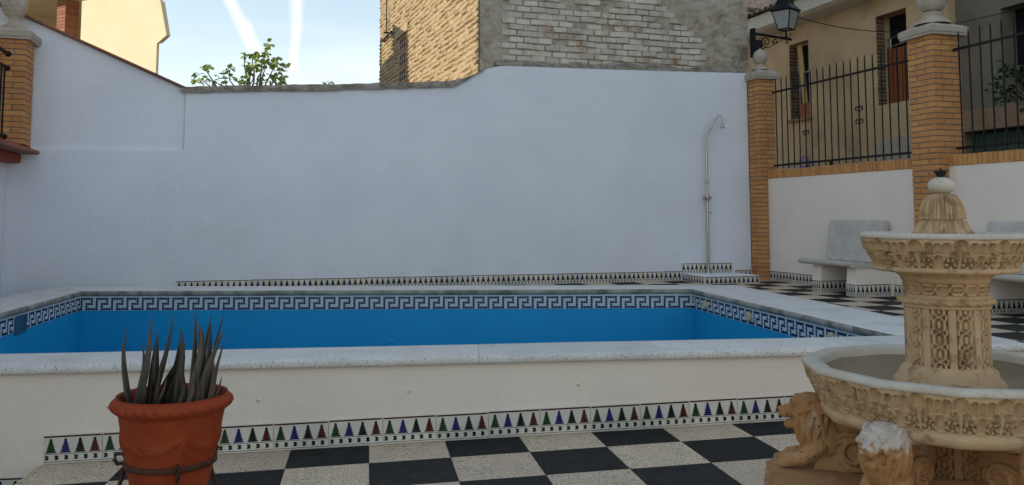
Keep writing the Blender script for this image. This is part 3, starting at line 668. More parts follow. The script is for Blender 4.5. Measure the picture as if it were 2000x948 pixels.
# ================================================================== benches
def bench(b_far, label):
    root = wroot('granite_bench', 3.45, b_far-0.5, DECK, label=label, cat='bench', group='granite benches along the side wall')
    def curved(profile, y0, y1, nm, par=root, n=7):
        P = np.zeros((len(profile)+1, n, 3)); pr = profile+[profile[0]]
        for i, (x, z) in enumerate(pr):
            for j in range(n):
                y = y0+(y1-y0)*j/(n-1); P[i, j] = (x+0.002*noise.noise(Vector((x*9, y*9, z*9))), y, z+0.003*noise.noise(Vector((y*6, x*8, b_far))))
        m_ = MB(); m_.grid(P); m_.add(P[:-1, 0], [tuple(range(len(profile)))]); m_.add(P[:-1, -1], [tuple(range(len(profile)))[::-1]])
        o = obj(nm, m_, 'granite_bench', par)
        bm = bmesh.new(); bm.from_mesh(o.data); bmesh.ops.remove_doubles(bm, verts=bm.verts, dist=1e-5); bmesh.ops.recalc_face_normals(bm, faces=bm.faces); bm.to_mesh(o.data); bm.free()
        for p in o.data.polygons: p.use_smooth = True
        o.data.set_sharp_from_angle(angle=R(50))
    seat = [(-0.25, 0.335), (-0.268, 0.35), (-0.272, 0.37), (-0.262, 0.392), (-0.235, 0.398), (-0.10, 0.388), (0.10, 0.372), (0.20, 0.375), (0.215, 0.33), (0.0, 0.325)]
    curved(seat, -0.5, 0.5, 'seat')
    back = [(0.13, 0.378), (0.15, 0.50), (0.178, 0.68), (0.20, 0.82), (0.208, 0.85), (0.228, 0.866), (0.252, 0.862), (0.268, 0.84), (0.262, 0.80), (0.25, 0.60), (0.225, 0.379)]
    curved(back, -0.5, 0.5, 'backrest')
    for y0 in (0.17, -0.47):
        m_ = MB(); m_.prism([(-0.185, 0.0), (0.297, 0.0), (0.297, 0.335), (-0.165, 0.335), (-0.185, 0.14)], y0, y0+0.16, axis=1)
        s_ = obj('support', m_, 'side_plaster', root)
        skirting(s_, (-0.187, y0-0.0005, 0), (0.287, y0-0.0005, 0)); 
        X0 = (-0.1855, y0+0.16, 0); skirting(s_, X0, (-0.1855, y0-0.009, 0))
    return root
bench(-1.77, 'granite bench between the slim corner pillar and the thick pillar')
bench(-4.25, 'granite bench past the thick pillar, half hidden by the fountain bowl')

# ================================================================== old building behind the wall
BA = WA+R(3.0); BO = W(-0.392, 0.28, 0)
ob = empty('old_brick_building', (BO.x, BO.y, -0.55), BA, label='old windowed building of limewashed brick rising behind the white wall', cat='building')
ZB = 0.55
m_ = MB(); m_.box(0.03, 4.30, 0.03, 7.35, 0, 8.2); core = obj('wall_core', m_, 'old_render', ob)
# front face: rough render sheet with bricks standing proud of it
nx, nz_ = 150, 110
P = np.zeros((nz_, nx, 3))
def bare(x, z):        # where the render has fallen and bricks show
    return x > 0.30+0.18*noise.noise(Vector((z*3, 1, 0))) and x < 3.25-(z-4.6)*0.9+0.25*noise.noise(Vector((z*2.2, 5, 0))) and z < 5.3 and z > 3.92+0.08*noise.noise(Vector((x*2.5, 8, 0)))-0.03*x
for i in range(nz_):
    for j in range(nx):
        x = 4.33*j/(nx-1); z = 3.0+2.5*i/(nz_-1)
        d = 0.016*noise.fractal(Vector((x*6, z*6, 2)), 0.7, 2.1, 6)
        if bare(x, z): d += 0.008
        else: d += 0.022+0.016*noise.noise(Vector((x*11, z*16, 4)))
        P[i, j] = (x-0.002, -0.012-d, z)
m_ = MB(); m_.grid(P); fw = obj('front_render', m_, 'old_render', ob)
m_ = MB(); m_.box(-0.002, 4.33, -0.03, 0.03, 0, 3.0); m_.box(-0.002, 4.33, -0.03, 0.03, 5.5, 8.2); obj('render_band', m_, 'old_render', ob)
def rough_box(l, d, h, seed):
    mb = MB(); mb.cbox(0, l, 0, d, 0, h, 0.007)
    mb.v = [tuple(Vector(p)+0.007*noise.noise_vector(Vector(p)*22+Vector((seed, seed*3, 0)))) for p in mb.v]
    return mb.mesh('brick', ['limewash'])
VB = [rough_box(0.205+0.012*math.sin(i*2.1), 0.06, 0.073+0.005*math.sin(i*1.7), i*7.3) for i in range(9)]
z = 3.72; row = 0; nb = 0
while z < 5.25:
    x = 0.10-0.11*(row % 2)
    while x < 3.5:
        if bare(x+0.03, z+0.04) and bare(x+0.18, z+0.04) and random.random() > 0.05:
            o = link('brick', VB[nb % 9], fw, loc=(x, -0.043-0.012*random.random()+(0.0 if random.random() > 0.2 else 0.012), z+random.uniform(-.004, .004)))
            o.rotation_euler = (random.uniform(-.07, .05), random.uniform(-.025, .025), random.uniform(-.035, .035)); nb += 1
        x += 0.219+random.uniform(-.004, .004)
    z += 0.0885; row += 1
# left (sunlit) face: bulging cream brick courses, joined
m_ = MB(); m_.box(0.0, 0.03, 0.03, 7.35, 0, 8.2); obj('left_face', m_, 'cream_brick', ob)
m_ = MB(); z = 3.0; row = 0
while z < 6.6:
    y = 0.0-0.12*(row % 2)
    while y < 7.3:
        l = 0.20+random.uniform(-.05, .05); y0, y1 = max(y, 0.0), min(y+l, 7.36)
        inwin = (4.55 < (y0+y1)/2 < 5.35 and 3.55 < z < 5.22)
        if not inwin and y1-y0 > 0.05:
            t_ = 0.022+random.uniform(-.012, .016); dz_ = random.uniform(-.012, .012); zz0, zz1 = z+0.004+dz_, z+0.074+dz_; c = 0.020
            dx = [random.uniform(-.006, .006) for _ in range(4)]
            v = [(0, y0, zz0), (0, y1, zz0), (0, y1, zz1), (0, y0, zz1), (-t_+dx[0], y0+c, zz0+c), (-t_+dx[1], y1-c, zz0+c), (-t_*0.7+dx[2], y1-c, zz1-c), (-t_*0.7+dx[3], y0+c, zz1-c)]
            m_.add(v, [(4, 7, 6, 5), (0, 4, 5, 1), (1, 5, 6, 2), (2, 6, 7, 3), (3, 7, 4, 0)])
        y += l+0.012
    z += 0.083; row += 1
lw = obj('left_brickwork', m_, 'cream_brick', ob); lw['kind'] = 'stuff'
# slit window with lattice blocks, lintel and sill
wn_ = MB(); wn_.box(-0.004, 0.0, 4.58, 5.32, 3.62, 5.2); win = obj('lattice_window', wn_, 'dun_wall', ob)
lat = MB()
for i in range(5):
    zc = 3.66+i*0.31
    m2 = MB(); m2.box(-0.012, -0.004, 4.6, 5.3, zc, zc+0.295)
    for u in range(3):
        for v_ in range(2): m2.box(-0.0135, -0.011, 4.70+u*0.19, 4.82+u*0.19, zc+0.05+v_*0.115, zc+0.13+v_*0.115, 1)
    obj('lattice_block', m2, ['ochre_beam', 'dark'], win)
m2 = MB(); m2.cbox(-0.05, 0.01, 4.4, 5.5, 5.2, 5.36, 0.008); obj('lintel', m2, 'cream_brick', win)
m2 = MB(); m2.cbox(-0.07, 0.01, 4.5, 5.4, 3.55, 3.6, 0.006); obj('sill', m2, 'terracotta_tile', win)
m2 = MB(); m2.tube([(-0.07, 6.3, 5.5), (-0.07, 6.3, 7.5)], 0.012, 6); m2.tube([(-0.02, 6.3, 5.52), (-0.12, 6.3, 5.52)], 0.02, 6); m2.box(-0.09, -0.05, 5.75, 6.85, 5.42, 5.45); obj('cable_bracket', m2, 'iron', ob)
m_ = MB(); m_.box(-0.15, 4.45, -0.15, 7.5, 8.2, 8.35); obj('roof', m_, 'roof_tile', ob)

# ================================================================== street lantern on the old building
ln = wroot('wall_lantern', 3.86, 0.22, 3.9, label='black wrought iron wall lantern with milky panes on the old building corner', cat='lantern')
m_ = MB(); m_.box(-0.02, 0.02, -0.05, 0.05, -0.32, 0.12); m_.box(0.02, 0.14, -0.04, 0.04, -0.26, -0.06); obj('wall_plate', m_, 'iron', ln)
m_ = MB(); m_.tube([(0, 0, 0.05), (0.67, 0, -0.01)], 0.021, 8); obj('arm', m_, 'iron', ln)
m_ = MB()
def spiral(cx, cz, r0, turns, st, sg=1): return [(cx+r0*(1-t*0.75)*math.cos(st+sg*t*turns*2*math.pi), 0, cz+r0*(1-t*0.75)*math.sin(st+sg*t*turns*2*math.pi)) for t in np.linspace(0, 1, 26)]
m_.tube([(0.12, 0, -0.19), (0.3, 0, -0.14), (0.52, 0, -0.02)], 0.006, 6); m_.tube(spiral(0.23, -0.07, 0.085, 1.5, -1.2, -1), 0.009, 6); m_.tube(spiral(0.38, -0.05, 0.05, 1.4, 3.0, 1), 0.008, 6); m_.tube(spiral(0.6, -0.05, 0.03, 1.2, 2.0, 1), 0.007, 6)
obj('scrollwork', m_, 'iron', ln)
LX = 0.58
m_ = MB(); m_.tube([(LX, 0, -0.02), (LX, 0, 0.13)], 0.016, 8); m_.tube([(LX, 0, 0.02), (LX+0.07, 0, 0.03), (LX+0.08, 0, 0.09)], 0.006, 6); m_.tube([(LX, 0, 0.02), (LX-0.07, 0, 0.03), (LX-0.09, 0, 0.12)], 0.006, 6); obj('stem', m_, 'iron', ln)
lo, hi, zl, zh = 0.085, 0.15, 0.14, 0.42
rt = Matrix.Translation((LX, 0, 0)) @ Matrix.Rotation(R(28), 4, 'Z')
cs = [(-1, -1), (1, -1), (1, 1), (-1, 1)]
for i in range(4):
    a, b = cs[i], cs[(i+1) % 4]
    m_ = MB(); v = [rt @ Vector((a[0]*lo, a[1]*lo, zl)), rt @ Vector((b[0]*lo, b[1]*lo, zl)), rt @ Vector((b[0]*hi, b[1]*hi, zh)), rt @ Vector((a[0]*hi, a[1]*hi, zh))]
    nn = (v[1]-v[0]).cross(v[3]-v[0]).normalized()*0.004
    m_.add(v+[p-nn for p in v], [(0, 1, 2, 3), (7, 6, 5, 4), (0, 4, 5, 1), (1, 5, 6, 2), (2, 6, 7, 3), (3, 7, 4, 0)]); obj('pane', m_, 'milk_glass', ln)
m_ = MB()
for a in cs: m_.tube([rt @ Vector((a[0]*lo, a[1]*lo, zl)), rt @ Vector((a[0]*hi, a[1]*hi, zh))], 0.0085, 6)
for r_, z_ in ((lo, zl), (hi, zh)):
    ring = [rt @ Vector((a[0]*r_, a[1]*r_, z_)) for a in cs]
    for i in range(4): m_.tube([ring[i], ring[(i+1) % 4]], 0.01, 6)
obj('frame', m_, 'iron', ln)
m_ = MB()
rows = [[rt @ Vector((a[0]*r_, a[1]*r_, z_)) for a in cs] for r_, z_ in ((0.175, 0.425), (0.17, 0.44), (0.10, 0.53), (0.09, 0.60), (0.03, 0.66))]
m_.grid(np.array(rows), wrap=True); m_.add(rows[-1], [(0, 1, 2, 3)]); m_.add(rows[0], [(3, 2, 1, 0)])
for i in range(len(m_.sm)): m_.sm[i] = False
obj('hood', m_, 'iron', ln)
cb = wroot('overhead_cable', 4.55, 0.22, 4.27, label='thin black cable strung from the lantern to the tan house', cat='cable')
c_end = WM.inverted() @ W(7.72, 0.9, 4.62)
pts = []
for t in np.linspace(0, 1, 24):
    p = Vector((0, 0, 0)).lerp(Vector((3.17, 0.55, 0.1)), t); p.z -= 0.14*4*t*(1-t); pts.append(p)
m_ = MB(); m_.tube(pts, 0.007, 6); obj('strand', m_, 'cable', cb)
m_ = MB(); m_.tube([(3.17, 0.55-0.01*k, 0.1) for k in range(1)]+[(3.19, -1.0, 0.05), (3.19, -3.0, 0.16)], 0.007, 6); obj('strand', m_, 'cable', cb)

# ================================================================== street and houses across it
m_ = MB(); m_.box(4.0, 7.9, -20, 40, -0.59, 0.9, M=WM); tag(obj('street', m_, 'asphalt'), kind='structure')
th = wroot('tan_house', 7.75, 3.0, 0.9, label='weathered tan house with boarded windows across the street', cat='house')
def hole_wall(y0, y1, z0, z1, holes, x0, x1):
    """wall slab in the y-z plane with rectangular openings"""
    ys = sorted({y0, y1, *[h[0] for h in holes], *[h[1] for h in holes]}); zs = sorted({z0, z1, *[h[2] for h in holes], *[h[3] for h in holes]})
    m_ = MB()
    for i in range(len(ys)-1):
        for k in range(len(zs)-1):
            cy, cz = (ys[i]+ys[i+1])/2, (zs[k]+zs[k+1])/2
            if any(h[0] < cy < h[1] and h[2] < cz < h[3] for h in holes): continue
            m_.box(x0, x1, ys[i], ys[i+1], zs[k], zs[k+1])
    bm = bmesh.new(); me = m_.mesh('tmp', []); bm.from_mesh(me); bmesh.ops.remove_doubles(bm, verts=bm.verts, dist=1e-4)
    seen = {}
    for f in list(bm.faces):
        key = tuple(sorted(v.index for v in f.verts)); seen.setdefault(key, []).append(f)
    dead = [f for fs in seen.values() if len(fs) > 1 for f in fs]
    bmesh.ops.delete(bm, geom=dead, context='FACES'); bm.to_mesh(me); bm.free()
    mb = MB(); mb.add([v.co for v in me.vertices], [tuple(p.vertices) for p in me.polygons]); bpy.data.meshes.remove(me); return mb
B0 = 3.0
H1 = (4.34-B0, 5.04-B0, 3.25-0.9, 4.88-0.9); H2 = (1.47-B0, 2.27-B0, 3.23-0.9, 4.90-0.9)
obj('front_wall', hole_wall(0.5-B0, 12-B0, 0, 4.72, [H1, H2], 0, 0.32), 'tan_wall', th)
m_ = MB(); m_.box(0.325, 5.0, 0.5-B0, 12-B0, 0, 4.7); obj('house_body', m_, 'dark', th)
# window 1: frame with glazing bars, leaning board, brick reveal
m_ = MB(); y0, y1, z0, z1 = H1
m_.box(0.20, 0.24, y0+0.02, y0+0.05, z0, z1); m_.box(0.20, 0.24, y1-0.05, y1-0.02, z0, z1); m_.box(0.20, 0.24, y0+0.05, y1-0.05, z1-0.04, z1); m_.box(0.20, 0.23, y0+0.22, y0+0.25, z0, z1-0.04); m_.box(0.205, 0.225, y0+0.05, y1-0.05, z0+1.0, z0+1.03)
wi = obj('window_frame', m_, 'white_paint', th)
m_ = MB(); m_.box(0.245, 0.25, y0, y1, z0, z1); obj('pane', m_, 'glass', wi)
m_ = MB(); m_.box(0.04, 0.06, -0.08, 0.08, 0, 1.6, M=Matrix.Translation((0.05, y0+0.26, z0+0.02)) @ Matrix.Rotation(R(-7), 4, 'X')); obj('leaning_board', m_, 'yellow_board', wi)
m_ = MB(); m_.box(0.08, 0.13, y0+0.03, y1-0.2, z0, z0+0.32); obj('red_board', m_, 'orange_panel', wi)
m_ = MB(); m_.box(-0.05, 0.05, y0-0.03, y1+0.03, z0-0.06, z0); obj('window_sill', m_, 'ochre_beam', wi)
def reveal(y, z0, z1, sgn):
    k = 0; z = z0
    mb = MB(); mb.cbox(0.01, 0.19, 0, 0.012, 0, 0.06, 0.003); me = mb.mesh('reveal_brick', ['dark_brick'])
    while z < z1-0.06: link('reveal_brick', me, th, loc=(random.uniform(-.004, .004), y if sgn > 0 else y-0.012, z)); z += 0.073
reveal(H1[1], H1[2], H1[3], -1); reveal(H2[1], H2[2], H2[3], -1)
y0, y1, z0, z1 = H2
m_ = MB(); m_.box(0.22, 0.25, y0+0.03, y1-0.05, z0, z0+1.05)
for k in range(1, 6): m_.box(0.215, 0.221, y0+0.03+k*0.12-0.004, y0+0.03+k*0.12+0.004, z0, z0+1.05, 1)
pn = obj('orange_panel', m_, ['orange_panel', 'dark'], th)
m_ = MB()
for zz in (1.12, 1.28): m_.tube([(0.23, y0+0.02, z0+zz+0.03), (0.23, y1-0.03, z0+zz-0.04)], 0.014, 6)
m_.tube([(0.23, y1-0.12, z0+1.0), (0.23, y1-0.12, z0+1.26)], 0.012, 6); obj('guard_rail', m_, 'steel', pn)
m_ = MB(); m_.prism([(0.9-B0, 1.32), (2.3-B0, 1.28), (2.4-B0, 1.62), (1.7-B0, 1.72), (1.0-B0, 1.66)], -0.012, 0.0, axis=0); obj('bare_patch', m_, 'cap', th)
m_ = MB(); m_.prism([(4.0-B0, 1.10), (5.4-B0, 1.10), (5.3-B0, 1.42), (4.6-B0, 1.50), (4.1-B0, 1.40)], -0.012, 0.0, axis=0); obj('bare_patch', m_, 'cap', th)
# eave: white cove band and barrel tiles
m_ = MB(); m_.prism([(-0.02, 4.34), (-0.30, 4.40), (-0.38, 4.46), (-0.40, 4.74), (0.3, 4.74), (0.3, 4.34)], 0.45-B0, 12-B0, axis=1); obj('eave_band', m_, 'eave_white', th)
bt = MB(); P = np.zeros((2, 9, 3)); 
for i, x in enumerate((-0.52, 0.9)):
    for j in range(9): t = math.pi*j/8; P[i, j] = (x, 0.085*math.cos(t), 0.07*math.sin(t)+(0 if i == 0 else 0.38))
bt.grid(P); P2 = P.copy(); P2[:, :, 1] *= 0.8; P2[:, :, 2] -= 0.016; bt.grid(P2[:, ::-1]); 
for j in range(8): bt.add([P[0, j], P[0, j+1], P2[0, j+1], P2[0, j]], [(0, 1, 2, 3)])
BT = bt.mesh('roof_tile', ['roof_tile'])
for i in range(52): link('roof_tile', BT, th, loc=(0, 0.6-B0+i*0.215, 4.765+random.uniform(-.008, .008)))
m_ = MB(); m_.prism([(-0.40, 4.745), (5.0, 6.25), (5.0, 4.745)], 0.5-B0, 12-B0, axis=1); obj('roof_deck', m_, 'roof_tile', th)
# no-parking roundel low on the tan house
sg_ = wroot('no_parking_sign', 7.70, 4.55, 2.28, label='round red and blue no parking sign low on the tan house', cat='sign')
def dsc(r0, r1, x, m, nm):
    mb = MB(); n = 32; vs = []
    for r_ in (r0, r1): vs += [(x, r_*math.cos(2*math.pi*j/n), r_*math.sin(2*math.pi*j/n)) for j in range(n)]
    mb.add(vs, [(j, (j+1) % n, n+(j+1) % n, n+j) for j in range(n)]); mb.add([(x+0.012, p[1], p[2]) for p in vs[n:]]+vs[n:], [(j, (j+1) % n, n+(j+1) % n, n+j) for j in range(n)]); return obj(nm, mb, m, sg_)
dsc(0.001, 0.12, -0.002, 'blue_sign', 'blue_field'); dsc(0.118, 0.16, -0.004, 'red_sign', 'red_ring')
m_ = MB(); m_.box(-0.006, -0.003, -0.125, 0.125, -0.016, 0.016, M=Matrix.Rotation(R(45), 4, 'X')); obj('red_slash', m_, 'red_sign', sg_)
m_ = MB(); m_.box(-0.006, -0.003, -0.06, 0.06, -0.03, 0.02); obj('white_plate', m_, 'white_paint', sg_)
m_ = MB(); m_.box(0.01, 0.05, -0.02, 0.02, -0.1, 0.1); obj('bracket', m_, 'iron', sg_)
# darker house with garage
dh = wroot('dun_house', 7.9, -2.6, 0.9, label='dark dun house with a black doorway and green garage door', cat='house')
DY = 2.6
obj('front_wall', hole_wall(-8, 0.48+DY, 0, 5.2, [(-1.9+DY, -0.42+DY, 2.05, 3.55), (-3.6+DY, 0.36+DY, 0, 1.66)], 0, 0.3), 'dun_wall', dh)
m_ = MB(); m_.box(0.31, 4.5, -8, 0.48+DY, 0, 5.2); obj('house_body', m_, 'dark', dh)
m_ = MB(); m_.box(-0.10, -0.002, -3.8+DY, 0.47+DY, 1.66, 2.0); obj('lintel_beam', m_, 'ochre_beam', dh)
for k in range(48):
    if k == 0: sm_ = MB(); sm_.cbox(0, 0.05, 0.004, 0.076, 0, 1.64, 0.012); SLT = sm_.mesh('door_slat', ['green_metal'])
    link('door_slat', SLT, dh, loc=(0.12, 0.27+DY-k*0.08, 0))
m_ = MB(); m_.box(-0.3, 4.6, -8, 0.5+DY, 5.2, 5.4); obj('roof', m_, 'roof_tile', dh)
# far house with tiled roof seen above the lantern
fh = wroot('far_house', 11.0, 13.4, 0.9, label='white house with dark tiled roof far behind the lantern', cat='house')
m_ = MB(); m_.box(-1.6, 4, 0, 4, 0, 6.9); obj('wall', m_, 'eave_white', fh)
m_ = MB(); m_.prism([(-2.0, 6.9), (-2.0, 7.02), (1.5, 8.5), (4.6, 7.0)], -0.4, 4.4, axis=1); rfh = obj('roof', m_, 'roof_tile', fh)
for i in range(18):
    o = link('roof_tile', BT, fh, loc=(-1.6, -0.3+i*0.26, 6.98))

# ================================================================== cream house (sunlit), behind the gable
ch = empty('cream_house', (-6.20, 15.0, -0.55), math.atan2(-0.5, 0.85), label='sunlit cream house with brick porch post above the gable verge', cat='house')
# local x to the right along the lit wall, y away
m_ = MB(); m_.prism([(-2.2, 0), (0, 0), (0, 4.74), (0.25, 4.86), (0.04, 5.55), (-0.3, 6.6), (-2.2, 7.4)], 0.0, 0.05, axis=1); obj('lit_wall', m_, 'cream_wall', ch)
m_ = MB(); m_.prism([(-0.02, 4.76), (0.20, 4.87), (0.02, 5.5), (-0.1, 5.5)], 0.055, 0.12, axis=1); obj('eave_return', m_, 'cream_wall', ch)
m_ = MB(); m_.prism([(-0.03, 0.055), (-2.2, 1.6), (-2.2, 0.055)], 0, 6.4); m_.prism([(-2.2, 1.62), (-4.6, 1.62), (-4.6, 3.0), (-4.0, 3.0)], 0, 7.0); obj('house_body', m_, 'cream_wall', ch)
m_ = MB(); m_.box(-5.4, -2.21, 0.0, 1.6, 0, 3.4); obj('porch_base', m_, 'cream_wall', ch)
m_ = MB(); m_.box(-5.4, -2.21, -0.3, 1.61, 5.9, 6.3); obj('porch_ceiling', m_, 'cream_wall', ch)
m_ = MB(); m_.box(-5.5, -4.6, -1.2, 1.6, 0, 5.9); obj('porch_side', m_, 'cream_wall', ch)  # side wall added to keep the sun out of the porch
po_ = MB(); po_.box(-0.13, 0.13, -0.13, 0.13, 0, 2.5); ps = obj('porch_post', po_, 'mortar', ch, (-2.88, 0.16, 3.4))
cb_ = MB(); cb_.cbox(-0.14, 0.14, -0.14, 0.14, 0.004, 0.062, 0.005); CBM = cb_.mesh('post_brick', ['terracotta_tile'])
for i in range(37): link('post_brick', CBM, ps, loc=(0, 0, i*0.0665))
m_ = MB(); m_.box(-4.4, -3.5, 1.59, 1.615, 3.4, 5.3); dd_ = obj('porch_door', m_, 'dark', ch)

# ================================================================== trees
def leaf_cluster(mb, c, r, n, size, droop=0.3):
    for _ in range(n):
        d = Vector((random.gauss(0, 1), random.gauss(0, 1), random.gauss(0, 0.8))); d.normalize()
        p = Vector(c)+d*r*random.uniform(0.3, 1.0); s = size*random.uniform(0.6, 1.15)
        ax = Vector((random.gauss(0, 1), random.gauss(0, 1), random.gauss(-droop, 0.6))).normalized()
        sd = ax.cross(Vector((random.gauss(0, .5), random.gauss(0, .5), 1))).normalized(); up = sd.cross(ax).normalized()
        # lobed leaf folded along its midrib
        o = [(0, 0, 0), (0.18, 0.22, .05), (0.34, 0.42, .10), (0.48, 0.24, .06), (0.72, 0.34, .08), (0.78, 0.13, .03), (1, 0, -.06), (0.78, -0.13, .03), (0.72, -0.34, .08), (0.48, -0.24, .06), (0.34, -0.42, .10), (0.18, -0.22, .05)]
        vs = [p+s*(ax*u+sd*v+up*w_) for u, v, w_ in o]; mid = p+s*(ax*0.5)
        mb.add(vs+[mid], [(12, i, (i+1) % 12) for i in range(12)])
def limb(mb, p, q, r0, r1, wig=0.05, n=7):
    p, q = Vector(p), Vector(q); pts = []
    for i in range(n):
        t = i/(n-1); x = p.lerp(q, t)
        if 0 < i < n-1: x += Vector((random.uniform(-wig, wig), random.uniform(-wig, wig), random.uniform(-wig, wig)))
        pts.append(x)
    mb.tube(pts, [r0+(r1-r0)*i/(n-1) for i in range(n)], 7); return pts
ft = empty('fig_tree', (-4.05, 13.1, -0.55), label='fig tree with broad leaves poking above the weathered wall top', cat='tree')
tm = MB(); cm = MB(); T0 = Vector((0, 0, 0)); top = Vector((0.0, 0.1, 3.05)); limb(tm, T0, top, 0.09, 0.06, 0.05)
tips = [(-0.62, 0.0, 3.98, .10), (-0.52, 0.0, 3.78, .13), (-0.34, .1, 3.84, .10), (-0.24, .0, 3.96, .08), (-0.05, 0, 3.82, .12), (0.02, 0.1, 4.02, .09), (0.13, 0, 3.98, .13), (0.20, 0, 4.14, .09), (0.31, .05, 4.35, .07), (0.28, .05, 4.22, .07), (0.33, 0, 4.06, .12), (0.42, 0.1, 3.92, .13), (0.46, .0, 4.08, .10), (0.55, 0.05, 4.01, .07), (0.22, 0.1, 3.82, .14), (0.45, 0.1, 3.77, .12), (-0.12, 0.05, 3.72, .14), (0.07, 0.1, 4.22, .05), (-0.70, 0, 3.83, .09), (-0.02, 0, 4.20, .05), (0.57, 0.0, 3.78, .06)]
for x, y, z, r_ in tips:
    limb(tm, top, (x, y, z), 0.028, 0.006, 0.04); leaf_cluster(cm, (x, y, z), r_, int(7+80*r_), 0.105)
for x, z in ((1.30, 3.78), (1.22, 3.76)):
    limb(tm, top, (x, 0, z-0.02), 0.02, 0.005, 0.02); leaf_cluster(cm, (x, 0, z), 0.03, 5, 0.08)
obj('trunk', tm, 'bark', ft); obj('crown', cm, 'leaf', ft)
st_ = empty('street_tree', (6.95, 11.5, 0.9), label='dark leafy tree in the street behind the right fence panel', cat='tree')
tm = MB(); cm = MB(); limb(tm, (0, 0, 0), (0, 0, 1.8), 0.07, 0.05, 0.03)
for _ in range(34):
    d = Vector((random.gauss(0, 1), random.gauss(0, 1), random.gauss(0, 0.8))).normalized(); c = Vector((0.05, 0, 2.05))+Vector((d.x*0.52, d.y*0.5, d.z*0.62))*random.uniform(0.4, 1)
    limb(tm, (0, 0, 1.7), c, 0.018, 0.004, 0.03); leaf_cluster(cm, c, 0.14, 20, 0.085)
obj('trunk', tm, 'bark', st_); obj('crown', cm, 'leaf_dark', st_)

# ================================================================== potted aloe
def aloe_leaf(base, tip, w_, bend, name, parent):
    base, tip = Vector(base), Vector(tip); ax = tip-base; L = ax.length; n = 11; k = 8
    side_ = ax.cross(Vector((base.x, base.y, 0.001)) if base.xy.length > 0.01 else Vector((1, 0, 0))).normalized(); outw = side_.cross(ax).normalized()
    P = np.zeros((n, k, 3))
    for i in range(n):
        t = i/(n-1); c = base+ax*t+outw*bend*4*t*(1-t)*L*0.5+side_*0.012*math.sin(t*5+L*30); ww = w_*(1-t**1.7)**0.9*(0.82+0.3*math.sin(min(1, t*3)*1.57))+0.0008
        for j in range(k):
            a = 2*math.pi*j/k; x = math.cos(a)*ww; y = math.sin(a)*ww*0.42; y += 0.35*ww*(x/ww)**2 if math.sin(a) > -0.2 else 0.25*ww*(x/ww)**2
            P[i, j] = c+side_*x-outw*y
    mb = MB(); mb.grid(P, wrap=True); mb.add(P[-1], [tuple(range(k))])
    return obj(name, mb, 'aloe', parent)
def pot_fn(r, z, t):
    if 0.335 < z < 0.40: return r+0.004*math.sin(t*34+(z-0.36)*90)*math.sin((z-0.335)/0.065*math.pi)
    if 0.14 < z < 0.30:
        s = (t*4/math.pi) % 2-1; yc = 0.20+0.055*s*s; d = abs(z-yc); g_ = math.exp(-(d/0.016)**2)*0.011*(0.55+0.45*math.sin(t*70)*math.sin(z*320))
        ros = math.exp(-((s*0.2)**2+(z-0.225)**2)/0.0009)*0.014*(0.6+0.4*math.cos(8*math.atan2(z-0.225, s*0.2)))
        tas = math.exp(-((abs(s)-1)*0.25)**2/0.0004)*math.exp(-((z-0.23)/0.04)**2)*0.012
        return r+max(g_, ros, tas)
    return r
PZ = floor_z(-1.37)
pot = empty('potted_aloe', (-1.375, 3.6, PZ), 0.6, label='spiky aloe in a big terracotta garland pot on a rusty stand', cat='potted plant')
zo = 0.105
body = [(0.0, 0.0), (0.135, 0.0), (0.142, 0.012), (0.140, 0.03), (0.150, 0.045)]+[(0.150+0.052*((z-0.045)/0.28), z) for z in np.linspace(0.05, 0.325, 56)]+[(0.204, 0.330)]+[(0.209+0.024*math.sin((z-0.335)/0.06*math.pi), z) for z in np.linspace(0.335, 0.395, 14)]+[(0.213, 0.40), (0.205, 0.395), (0.196, 0.36), (0.190, 0.30), (0.0, 0.298)]
m_ = MB(); m_.lathe(body, 300, fn=pot_fn); po = obj('pot', m_, 'terracotta', pot, (0, 0, zo))
m_ = MB(); P = np.zeros((8, 30, 3))
for i in range(8):
    for j in range(30): t = 2*math.pi*j/30; r_ = 0.192*i/7; P[i, j] = (r_*math.cos(t), r_*math.sin(t), 0.352+0.012*noise.noise(Vector((r_*30*math.cos(t), r_*30*math.sin(t), 0))))
m_.grid(P, wrap=True); obj('soil', m_, 'soil', pot, (0, 0, zo))
sd_ = MB(); sd_.lathe([(0.168, 0.125), (0.178, 0.125), (0.178, 0.147), (0.168, 0.147)], 48); obj('stand_ring', sd_, 'rust', pot, (0, 0, zo))
for a_ in (R(-62), R(58), R(178)):
    sd_ = MB(); cx, sx = math.cos(a_-0.6), math.sin(a_-0.6)
    path = [(0.178, 0.24), (0.195, 0.262), (0.222, 0.262), (0.232, 0.24), (0.218, 0.222), (0.195, 0.225), (0.19, 0.20), (0.205, 0.145), (0.245, 0.055), (0.29, 0.008), (0.31, 0.0), (0.325, 0.012)]
    sd_.tube([(r_*cx, r_*sx, z_) for r_, z_ in path], 0.0085, 8); obj('stand_leg', sd_, 'rust', pot)
rz = -0.6
def loc_(px, dy, z): v = Matrix.Rotation(rz, 3, 'Z') @ Vector((px, dy, z)); return v
ZL = zo+0.355
